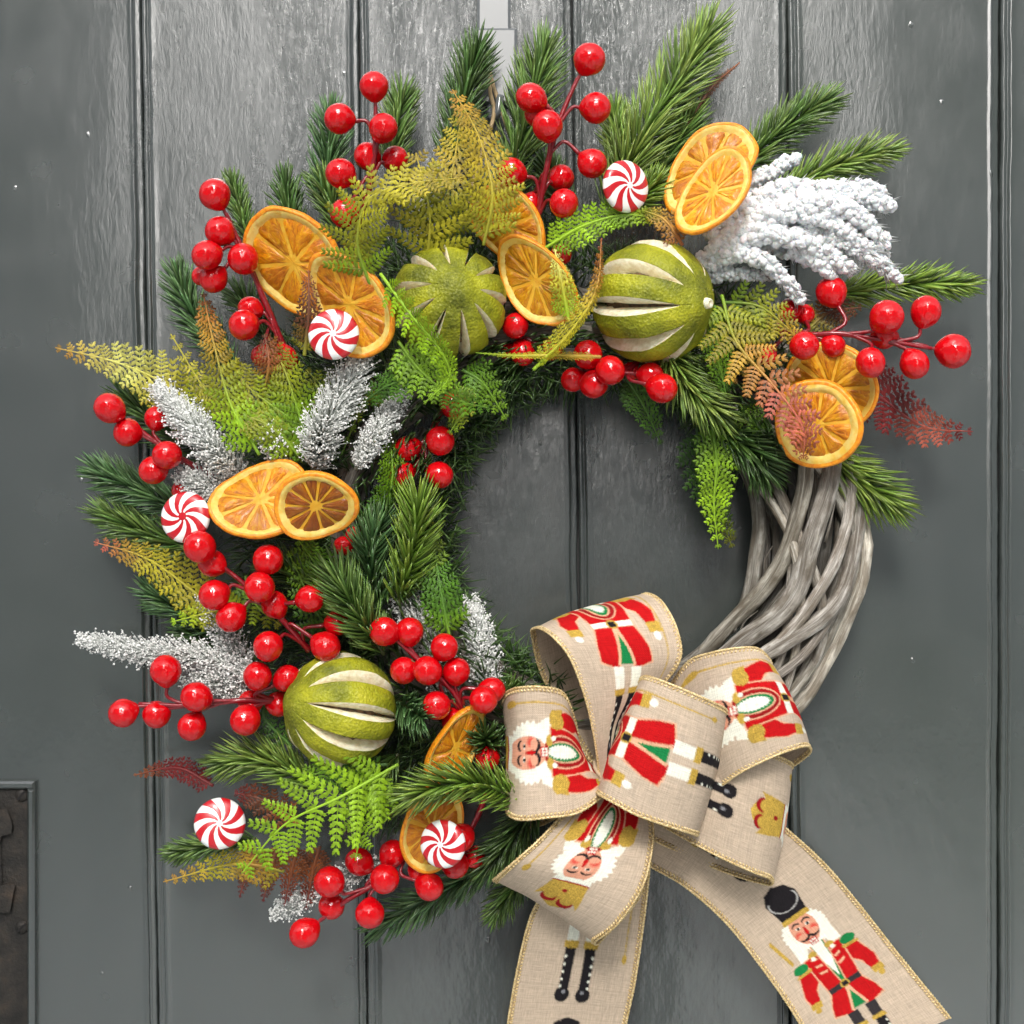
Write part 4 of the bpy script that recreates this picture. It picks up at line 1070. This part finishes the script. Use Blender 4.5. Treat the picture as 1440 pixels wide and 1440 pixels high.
# ------------------------------------------------------------------ peppermint candies
def stripe_mesh(name, mt, hw=math.pi/16, tw=.95):
    mb = MB(); prof = [(.10, .245), (.25, .24), (.45, .225), (.62, .20), (.78, .165), (.90, .11), (.97, .04), (1.0, -.06), (.97, -.17), (.85, -.24)]
    nt = 5; vs = []
    for (q, z) in prof:
        t0 = -tw*(1-min(1, q))**1.15
        for j in range(nt+1):
            v = j/nt; a = t0 + hw*(2*v-1)
            vs.append(Vector((q*math.cos(a), q*math.sin(a), z - .004*abs(2*v-1))))
    w = nt+1
    mb.add(vs, [(i*w+j, (i+1)*w+j, (i+1)*w+j+1, i*w+j+1) for i in range(len(prof)-1) for j in range(nt)])
    return mb.mesh(name, mt)
SR = stripe_mesh('red_stripe', M['cred']); SW = stripe_mesh('white_stripe', M['cwhite'])
def disc_mesh(name, mt, r, z):
    mb = MB(); n = 20
    vs = [Vector((0, 0, z+.015))] + [Vector((r*math.cos(2*math.pi*i/n), r*math.sin(2*math.pi*i/n), z)) for i in range(n)]
    mb.add(vs, [(0, 1+i, 1+(i+1) % n) for i in range(n)]); return mb.mesh(name, mt)
CW = disc_mesh('centre', M['cwhite'], .125, .247); CR = disc_mesh('centre', M['cred'], .16, .250); CB = disc_mesh('back', M['cwhite'], .86, -.24)
def candy(x, y, h, r, n, spin, label, centre=CW, mir=False):
    c = P(x, y, h); rr = r*U*(DP-h)/(DP-H0)
    N = Vector(n).normalized(); q = N.to_track_quat('Z', 'Y').to_matrix() @ Matrix.Rotation(math.radians(spin), 3, 'Z')
    m = q.to_4x4() @ Matrix.Scale(rr, 4); m.translation = c
    root = thing('peppermint_candy', label, 'candy', c, 'red and white swirl candies', mat=m)
    for k in range(16):
        o = link('red_stripe' if k % 2 else 'white_stripe', SR if k % 2 else SW, root)
        o.matrix_local = Matrix.Rotation(k*math.pi/8, 4, 'Z') @ (Matrix.Diagonal((1, -1, 1, 1)) if mir else Matrix.Identity(4))
    link('centre', centre, root); link('back', CB, root)
candy(469, 470, 268, 36, (.0, -1, .05), 10, 'swirl candy at the upper left, in front of a tilted orange slice')
candy(260, 727, 215, 36.5, (-.2, -1, .12), 30, 'swirl candy on the left with a red centre, touching a berry', CR, True)
candy(881, 262, 225, 37, (.55, -1, .0), 0, 'swirl candy at the top right of the middle, among pine needles')
candy(309, 1158, 190, 36, (.15, -1, .22), 55, 'swirl candy at the lower left edge, against the bare grey door')
candy(622, 1187, 232, 34, (-.35, -1, .1), 20, 'swirl candy near the bow, on the lowest orange slice')

# ------------------------------------------------------------------ clear hook and twine
hk = thing('plastic_hook', 'clear plastic adhesive hook on the door at the top, between two pine sprigs', 'hook', P(696, 60, 3))
mb = MB(); fbox(mb, 671, -60, 718, 132, 1, 8, 4); mb.build('back_plate', M['hook'], hk, smooth=False)
mb = MB(); fbox(mb, 664, 43, 727, 150, 8.5, 15, 4)
mb.build('hook_plate', M['hook'], hk, smooth=False)
mb = MB(); tube(mb, cr([P(690, 150, 12), P(692, 165, 30), P(700, 158, 40), P(703, 135, 36)], 16), 6*U, 10); mb.build('hook_tip', M['hook'], hk)
tw = MB(); tube(tw, cr([P(688, 100, 20), P(690, 130, 34), P(694, 165, 44), P(672, 230, 60), P(650, 330, 80)], 30), 3*U, 7, wob=.3)
tube(tw, cr([P(688, 100, 20), P(697, 130, 36), P(712, 175, 44), P(735, 240, 60), P(760, 330, 80)], 30), 3*U, 7, wob=.3)
o = tw.build('hanging_twine', M['twine'], None, origin=(0, 0, 0)); o['label'] = 'loop of tan twine holding the wreath on the clear hook'; o['category'] = 'twine'

# ------------------------------------------------------------------ ribbon print (flat weave, painted on the cloth's vertices)
CL = (.56, .445, .335)
RED = (.50, .006, .008); DRD = (.30, .008, .010); WHT = (.86, .86, .74); GLD = (.52, .34, .06); PEA = (.76, .42, .26); GRE = (.010, .20, .055)
BLK = (.014, .012, .014); SKN = (.72, .34, .22); CHK = (.70, .07, .05); PNT = (.035, .03, .032)
def poly_in(x, y, pts):
    ins = np.zeros(x.shape, bool); n = len(pts); j = n-1
    for i in range(n):
        xi, yi = pts[i]; xj, yj = pts[j]
        if yi != yj:
            c = ((yi > y) != (yj > y)) & (x < (xj-xi)*(y-yi)/(yj-yi) + xi)
            ins ^= c
        j = i
    return ins
def paint(u, t, kind, rng):
    """colours for cloth points: u across (-.5...5), t along; kind 'king' or 'soldier'. Returns Nx3 and mask"""
    col = np.zeros((len(u), 3)); msk = np.zeros(len(u), bool)
    x = u + rng.normal(0, .0018, len(u)); y = t + rng.normal(0, .0025, len(u))
    def fill(m, c, glit=0.0):
        k = int(m.sum())
        if not k: return
        cc = np.tile(np.array(c), (k, 1))
        if glit: cc = cc*(1 + glit*rng.uniform(-1, 1, (k, 1)))
        col[m] = cc; msk[m] = True
    def pg(pts, c, mir=False, g=0.0):
        fill(poly_in(x, y, pts), c, g)
        if mir: fill(poly_in(x, y, [(-a, b) for a, b in pts]), c, g)
    def el(cx, cy, rx, ry, c, mir=False, jag=0.0, g=0.0, ring_=None):
        for s in ((1, -1) if mir else (1,)):
            dx, dy = (x-s*cx)/rx, (y-cy)/ry; d = np.sqrt(dx*dx+dy*dy)
            if jag: d = d + jag*np.sin(np.arctan2(dy, dx)*26)
            m = d < 1
            if ring_: m &= d > ring_
            fill(m, c, g)
    def grow(pts, k=.016):
        cx = sum(p[0] for p in pts)/len(pts); cy = sum(p[1] for p in pts)/len(pts)
        return [(a + k*(1 if a > cx else -1), b + k*(1 if b > cy else -1)) for a, b in pts]
    king = kind == 'king'
    if not king:
        y = np.where(y > 1.08, 1.08 + (y-1.08)*1.22, y); x = x*1.06
    if king:
        # staff
        pg([(.375, .40), (.39, .40), (.385, 1.75), (.375, 1.75)], GLD, g=.5); el(.382, .42, .03, .055, GLD, g=.5); el(.38, 1.72, .02, .03, GLD, g=.5)
        el(0, .57, .235, .20, WHT, jag=.05); pg([(.10, .68), (.24, .66), (.30, .80), (.26, .84)], WHT, True)
    else:
        pg([(-.36, .42), (-.33, .40), (-.27, .70), (-.30, .72)], GLD, g=.5)
        el(0, .50, .22, .19, WHT, jag=.04); pg([(.08, .56), (.21, .50), (.22, .74), (.12, .76)], WHT, True)
    # arms
    arm = [(.15, .76), (.29, .79), (.37, 1.02), (.35, 1.14), (.27, 1.14), (.245, 1.02), (.17, .95)]
    pg(grow(arm, .012), PEA, True); pg(arm, RED, True)
    body = [(-.19, .75), (.19, .75), (.175, .95), (.155, 1.12), (-.155, 1.12), (-.175, .95)]
    pg(grow(body, .012), PEA); pg(body, RED)
    if king:
        el(0, .86, .135, .20, PEA); el(0, .86, .122, .19, DRD); el(0, .86, .088, .16, PEA); el(0, .855, .076, .15, GRE); el(0, .845, .055, .125, WHT, jag=.08)
    else:
        pg([(-.075, .66), (.085, .66), (.03, 1.09), (-.02, 1.09)], PEA); pg([(-.06, .66), (.07, .66), (.02, 1.08), (-.01, 1.08)], GRE); pg([(-.055, .66), (.055, .66), (.045, .85), (.005, 1.02), (-.04, .85)], WHT)
        for k in range(3): pg([(.075+.012*k*-1, .78+.07*k), (.135, .765+.07*k), (.135, .785+.07*k), (.07, .80+.07*k)], PEA, True)
    el(.255, .785, .075, .045, GLD if king else GRE, True, g=.45 if king else 0)
    if not king: pg([(.17, .82), (.33, .83), (.335, .85), (.18, .85)], GLD, True, g=.4)
    if king: pg([(.17, .80), (.33, .80), (.345, .87), (.30, .855), (.25, .88), (.19, .86)], GLD, True, g=.45)
    el(.09, .735, .045, .03, GLD, True, g=.4); el(.105, .77, .02, .02, WHT, True)
    pg([(.26, 1.12), (.37, 1.11), (.375, 1.19), (.27, 1.20)], GLD, True, g=.45); el(.325, 1.225, .03, .035, WHT if king else GLD, True)
    # skirt of the coat
    sk = [(.02, 1.14), (.155, 1.14), (.215, 1.30), (.235, 1.42), (.075, 1.48)]
    pg(grow(sk, .014), PEA, True); pg([(-.075, 1.44), (0, 1.15), (.075, 1.44)], GRE); pg(sk, RED, True)
    pg([(-.085, 1.45), (-.06, 1.45), (.012, 1.15), (-.012, 1.15)], PEA); pg([(.085, 1.45), (.06, 1.45), (-.012, 1.15), (.012, 1.15)], PEA)
    if king: pg([(-.16, 1.085), (.16, 1.085), (.16, 1.135), (-.16, 1.135)], WHT)
    else: pg([(-.16, 1.08), (.16, 1.08), (.16, 1.14), (-.16, 1.14)], PNT)
    el(0, 1.11, .045, .042, GLD, g=.4); pg([(-.028, 1.085), (.028, 1.085), (.028, 1.138), (-.028, 1.138)], BLK)
    # legs
    pg([(.035, 1.46), (.135, 1.46), (.13, 1.64), (.035, 1.64)], WHT if king else PNT, True)
    pg([(.022, 1.63), (.145, 1.63), (.145, 1.68), (.022, 1.68)], GLD, True, g=.5)
    pg([(.040, 1.68), (.13, 1.68), (.125, 2.0), (.045, 2.0)], BLK, True); el(.088, 2.02, .062, .06, BLK, True)
    for k in range(5): el(.115, 1.74+.055*k, .011, .011, WHT, True)
    el(.078, 2.0, .016, .014, (.25, .25, .27), True)
    # head
    fy = .53 if king else .47
    el(0, fy+.01, .128, .165, SKN)
    for rr_, ca in ((.044, .45), (.03, .9)): el(.08, fy+.055, rr_, rr_, tuple(SKN[i]*(1-ca)+CHK[i]*ca for i in range(3)), True)
    el(.05, fy-.015, .024, .016, WHT, True); el(.05, fy-.013, .014, .017, BLK, True)
    el(.055, fy-.045, .042, .028, BLK, True); el(.055, fy-.028, .040, .026, SKN, True); el(.05, fy-.013, .022, .013, WHT, True); el(.052, fy-.011, .013, .015, BLK, True)
    pg([(-.008, fy), (.008, fy), (.024, fy+.075), (0, fy+.09), (-.024, fy+.075)], RED)
    el(.052, fy+.092, .052, .034, BLK, True); el(.060, fy+.076, .046, .028, SKN, True)
    pg([(-.042, fy+.125), (.042, fy+.125), (.036, fy+.19), (-.036, fy+.19)], RED)
    for a in (-.024, -.001, .022):
        for b in (fy+.135, fy+.163): pg([(a-.009, b), (a+.009, b), (a+.009, b+.02), (a-.009, b+.02)], WHT)
    if king:
        pg([(-.145, .355), (.145, .355), (.14, .405), (-.14, .405)], WHT); pg([(-.145, .34), (.145, .34), (.145, .36), (-.145, .36)], DRD)
        pg([(-.14, .345), (.14, .345), (.18, .09), (.125, .14), (.075, .04), (0, .0), (-.075, .04), (-.125, .14), (-.18, .09)], GLD, g=.55)
        el(.07, .11, .062, .06, DRD, True); el(.07, .145, .05, .055, GLD, True, g=.5); el(0, .25, .02, .02, DRD)
    else:
        pg([(-.13, .335), (.13, .335), (.165, .12), (.11, .03), (0, -.005), (-.11, .03), (-.165, .12)], BLK)
        el(0, .16, .15, .11, (.45, .44, .42), ring_=.90); pg([(-.2, .02), (.2, .02), (.2, .155), (-.2, .155)], BLK) if False else None
        pg([(-.16, .115), (.16, .115), (.105, .03), (0, .0), (-.105, .03)], BLK)
        pg([(-.14, .325), (.14, .325), (.145, .375), (-.145, .375)], GLD, g=.5)
    return col, msk

bow = thing('ribbon_bow', 'big tan linen ribbon bow with toy soldier print at the lower right of the wreath', 'bow', P(848, 1098, 200))
def ribbon(name, secs, figs, cup=6.0, shade=1.0, du=1.6, flip=False, wav=2.6, seed=0):
    """secs: (A(x,y,h), B(x,y,h), t or None)"""
    A = [P(*s[0]) for s in secs]; Bv = [P(*s[1]) for s in secs]
    mid = [(a+b)/2 for a, b in zip(A, Bv)]
    L = sum(max((A[i+1]-A[i]).length, (Bv[i+1]-Bv[i]).length) for i in range(len(A)-1))/U
    W = max((a-b).length for a, b in zip(A, Bv))/U
    n = int(L/du)+2; m = int(W/du)+2
    ca, cb = cr(A, n), cr(Bv, n)
    # print coordinate
    ts = [s[2] for s in secs]; T = np.full(n, 99.0)
    for i in range(n):
        f = i/(n-1)*(len(secs)-1); k = min(int(f), len(secs)-2); g = f-k
        if ts[k] is None: continue
        t1 = ts[k+1] if ts[k+1] is not None else ts[k] + (ts[k]-ts[k-1])
        T[i] = ts[k] + (t1-ts[k])*g
    rng = np.random.default_rng(seed+3)
    vs = []; tm = tangents([(a+b)/2 for a, b in zip(ca, cb)]); uvs = []; vl = 0
    for i in range(n):
        ax = cb[i]-ca[i]; nr = ax.cross(tm[i]).normalized()
        if i: vl += ((ca[i]+cb[i])/2-(ca[i-1]+cb[i-1])/2).length
        for j in range(m):
            u = j/(m-1)
            w = wav*mnoise.noise(Vector((u*2.2+seed*7, i/n*5, seed)))+.5*wav*mnoise.noise(Vector((u*6+seed*7, i/n*14, seed)))
            vs.append(ca[i] + ax*u + nr*((math.sin(math.pi*u)*cup + w*math.sin(math.pi*min(1, max(0, u))))*U))
            uvs.append((u, vl/U/165.0))
    uu = np.tile(np.linspace(-.5, .5, m), n)*(-1 if flip else 1); tt = np.repeat(T, m)
    col = np.tile(np.array(CL)*shade, (n*m, 1))
    # slubby linen: slow colour drift along the threads
    row = rng.normal(0, .030, n).repeat(m); cl = np.tile(rng.normal(0, .030, m), n)
    col *= (1 + row + cl)[:, None]
    for kind, off in figs:
        z = np.where((tt < 90) & (tt-off > -.1) & (tt-off < 2.2))[0]
        if not len(z): continue
        acc = np.zeros((len(z), 3)); base = col[z]
        for su, st_ in ((-.25, -.25), (.25, -.2), (-.2, .25), (.25, .25)):
            c, k = paint(uu[z] + su/(m-1), tt[z] - off + st_*du/160, kind, rng)
            acc += np.where(k[:, None], c, base)
        col[z] = acc/4
    fs = [(i*m+j, i*m+j+1, (i+1)*m+j+1, (i+1)*m+j) for i in range(n-1) for j in range(m-1)]
    mb = MB(); mb.add(vs, fs, 0, [tuple(c) for c in np.clip(col, 0, 1)], uvs)
    o = mb.build(name, M['ribbon'], bow)
    # wired gold edging: a braid of small stitches along both selvedges
    for edge, inw in ((ca, 1), (cb, -1)):
        eb = MB(); Le = sum((edge[i+1]-edge[i]).length for i in range(n-1)); ns = max(4, int(Le/U/5.2)); 
        tube(eb, edge[::4] + [edge[-1]], 1.5*U, 6)
        acc = 0; k = 0; st = Le/ns
        for i in range(n-1):
            sg = (edge[i+1]-edge[i]).length
            while k*st <= acc+sg and k < ns:
                f = (k*st-acc)/max(sg, 1e-9); p = edge[i].lerp(edge[i+1], f); ax = (cb[i]-ca[i]).normalized()*inw; tg = (edge[i+1]-edge[i]).normalized(); nr = ax.cross(tg).normalized()
                for q, (dx, dt) in enumerate(((.6, 0), (4.4, .5))):
                    d = (ax*(1 if q == 0 else -.8) + tg*.9).normalized(); c = p + ax*(dx*U) + tg*(dt*st); e = nr.cross(d) if abs(nr.dot(d)) < .99 else tg
                    r1, r2 = 3.7*U*RU(.8, 1.15), 1.9*U
                    eb.add([c+d*r1, c-d*r1, c+e*r2, c-e*r2, c+nr*r2*1.3, c-nr*r2*1.3], OCT[1])
                k += 1
            acc += sg
        eb.build('gold_edging', M['gold'], o, origin=bow.location)
    return o
RB = ribbon
RB('ribbon_tail', [((775, 1215, 165), (915, 1170, 165), 1.05), ((765, 1250, 160), (914, 1215, 160), 1.22), ((745, 1292, 145), (906, 1290, 140), 1.45), ((728, 1360, 120), (893, 1380, 115), 1.85), ((714, 1440, 100), (880, 1442, 95), 2.24), ((704, 1520, 85), (866, 1520, 80), 2.7), ((700, 1600, 75), (858, 1600, 70), 3.1)],
   [('king', 0), ('soldier', 2.20)], 4, seed=1)
RB('ribbon_tail', [((880, 1180, 150), (930, 1050, 130), -1.1), ((905, 1212, 152), (990, 1085, 135), -.85), ((962, 1246, 145), (1062, 1130, 135), -.40), ((1020, 1297, 122), (1150, 1205, 112), 0.0), ((1072, 1362, 105), (1205, 1268, 92), .55), ((1120, 1432, 95), (1262, 1340, 78), 1.12), ((1160, 1510, 85), (1337, 1432, 66), 1.85)],
   [('soldier', 0), ('king', -2.2)], 4, seed=2)
RB('loop', [((940, 1030, 190), (905, 1145, 175), 1.5), ((990, 1035, 212), (950, 1172, 200), 1.8), ((1040, 1048, 222), (1008, 1203, 212), 2.02), ((1085, 1060, 216), (1058, 1226, 204), 2.36), ((1112, 1072, 190), (1083, 1236, 178), 2.58), ((1106, 1076, 150), (1078, 1244, 145), None), ((1040, 1062, 138), (1008, 1222, 135), None), ((940, 1060, 150), (915, 1180, 150), None)],
   [('king', 0), ('king', 2.22)], 4, seed=3, flip=True)
RB('loop', [((843, 1092, 218), (858, 1088, 214), 2.15), ((836, 1040, 236), (885, 1000, 228), 1.92), ((824, 985, 250), (932, 962, 232), 1.68), ((803, 928, 254), (957, 925, 240), 1.40), ((780, 898, 246), (952, 885, 234), 1.18), ((762, 885, 224), (934, 850, 216), .98), ((751, 884, 192), (916, 836, 186), .82), ((748, 893, 160), (903, 842, 160), None), ((760, 945, 138), (900, 900, 130), None), ((790, 1000, 138), (890, 980, 130), None), ((840, 1085, 170), (862, 1085, 165), None)],
   [('king', 0)], 7, seed=4)
RB('loop', [((845, 1085, 190), (862, 1095, 195), 1.35), ((818, 1052, 196), (856, 1106, 222), 1.22), ((806, 1005, 216), (842, 1124, 242), 1.06), ((792, 974, 236), (810, 1144, 256), .90), ((762, 966, 247), (768, 1150, 264), .68), ((730, 967, 238), (734, 1153, 254), .50), ((713, 973, 208), (716, 1147, 226), .38), ((706, 985, 175), (711, 1132, 192), .25), ((711, 990, 142), (720, 1155, 152), None), ((750, 1000, 130), (762, 1160, 138), None), ((820, 1060, 165), (845, 1110, 165), None)],
   [('king', 0)], 3, seed=5, flip=True)
RB('loop', [((925, 990, 195), (985, 1110, 190), .30), ((965, 933, 222), (1012, 1106, 216), .40), ((1000, 918, 240), (1042, 1086, 240), .62), ((1040, 911, 247), (1087, 1064, 250), .88), ((1066, 912, 236), (1120, 1052, 240), 1.08), ((1081, 926, 206), (1137, 1050, 210), 1.22), ((1078, 932, 172), (1136, 1062, 176), None), ((1040, 942, 152), (1090, 1090, 150), None), ((950, 990, 160), (1005, 1110, 165), None)],
   [('king', 0)], 7, seed=6, flip=True)
RB('loop', [((850, 1098, 190), (870, 1100, 190), 1.28), ((822, 1118, 214), (905, 1130, 212), 1.05), ((795, 1142, 232), (918, 1160, 230), .90), ((757, 1182, 247), (916, 1200, 248), .72), ((722, 1213, 252), (902, 1250, 252), .46), ((702, 1231, 228), (868, 1300, 236), .15), ((694, 1238, 196), (838, 1323, 200), -.06), ((706, 1232, 162), (848, 1320, 165), None), ((760, 1190, 150), (908, 1240, 150), None), ((820, 1115, 160), (890, 1120, 160), None)],
   [('king', 0)], 6, seed=7, flip=True)
RB('loop', [((890, 975, 205), (850, 1110, 205), .80), ((899, 958, 240), (840, 1114, 240), .90), ((905, 951, 272), (843, 1118, 275), 1.03), ((918, 953, 292), (856, 1125, 294), 1.13), ((950, 965, 304), (895, 1146, 304), 1.34), ((990, 982, 298), (940, 1162, 298), 1.60), ((1014, 993, 276), (968, 1171, 278), 1.76), ((1023, 1000, 245), (979, 1174, 242), 1.9), ((1018, 1003, 205), (976, 1172, 205), None), ((960, 985, 185), (930, 1150, 180), None), ((880, 1030, 170), (870, 1090, 170), None)],
   [('king', 0)], 4, seed=8, flip=True)
# the pinched knot
mb = MB(); v3, f3 = ico(3)
kc = P(848, 1094, 205)
mb.add([kc + Vector((p.x*17, p.y*20, p.z*24))*(U*(1 + .22*math.sin(math.atan2(p.z, p.x)*9 + p.y*2) + .1*mnoise.noise(p*3))) for p in v3], f3, 0, [(.50, .38, .26)]*len(v3), [(0, 0)]*len(v3))
mb.build('knot', M['ribbon'], bow)
print('objects', len(bpy.data.objects), 'tris', sum(len(p.vertices)-2 for me in bpy.data.meshes for p in me.polygons))
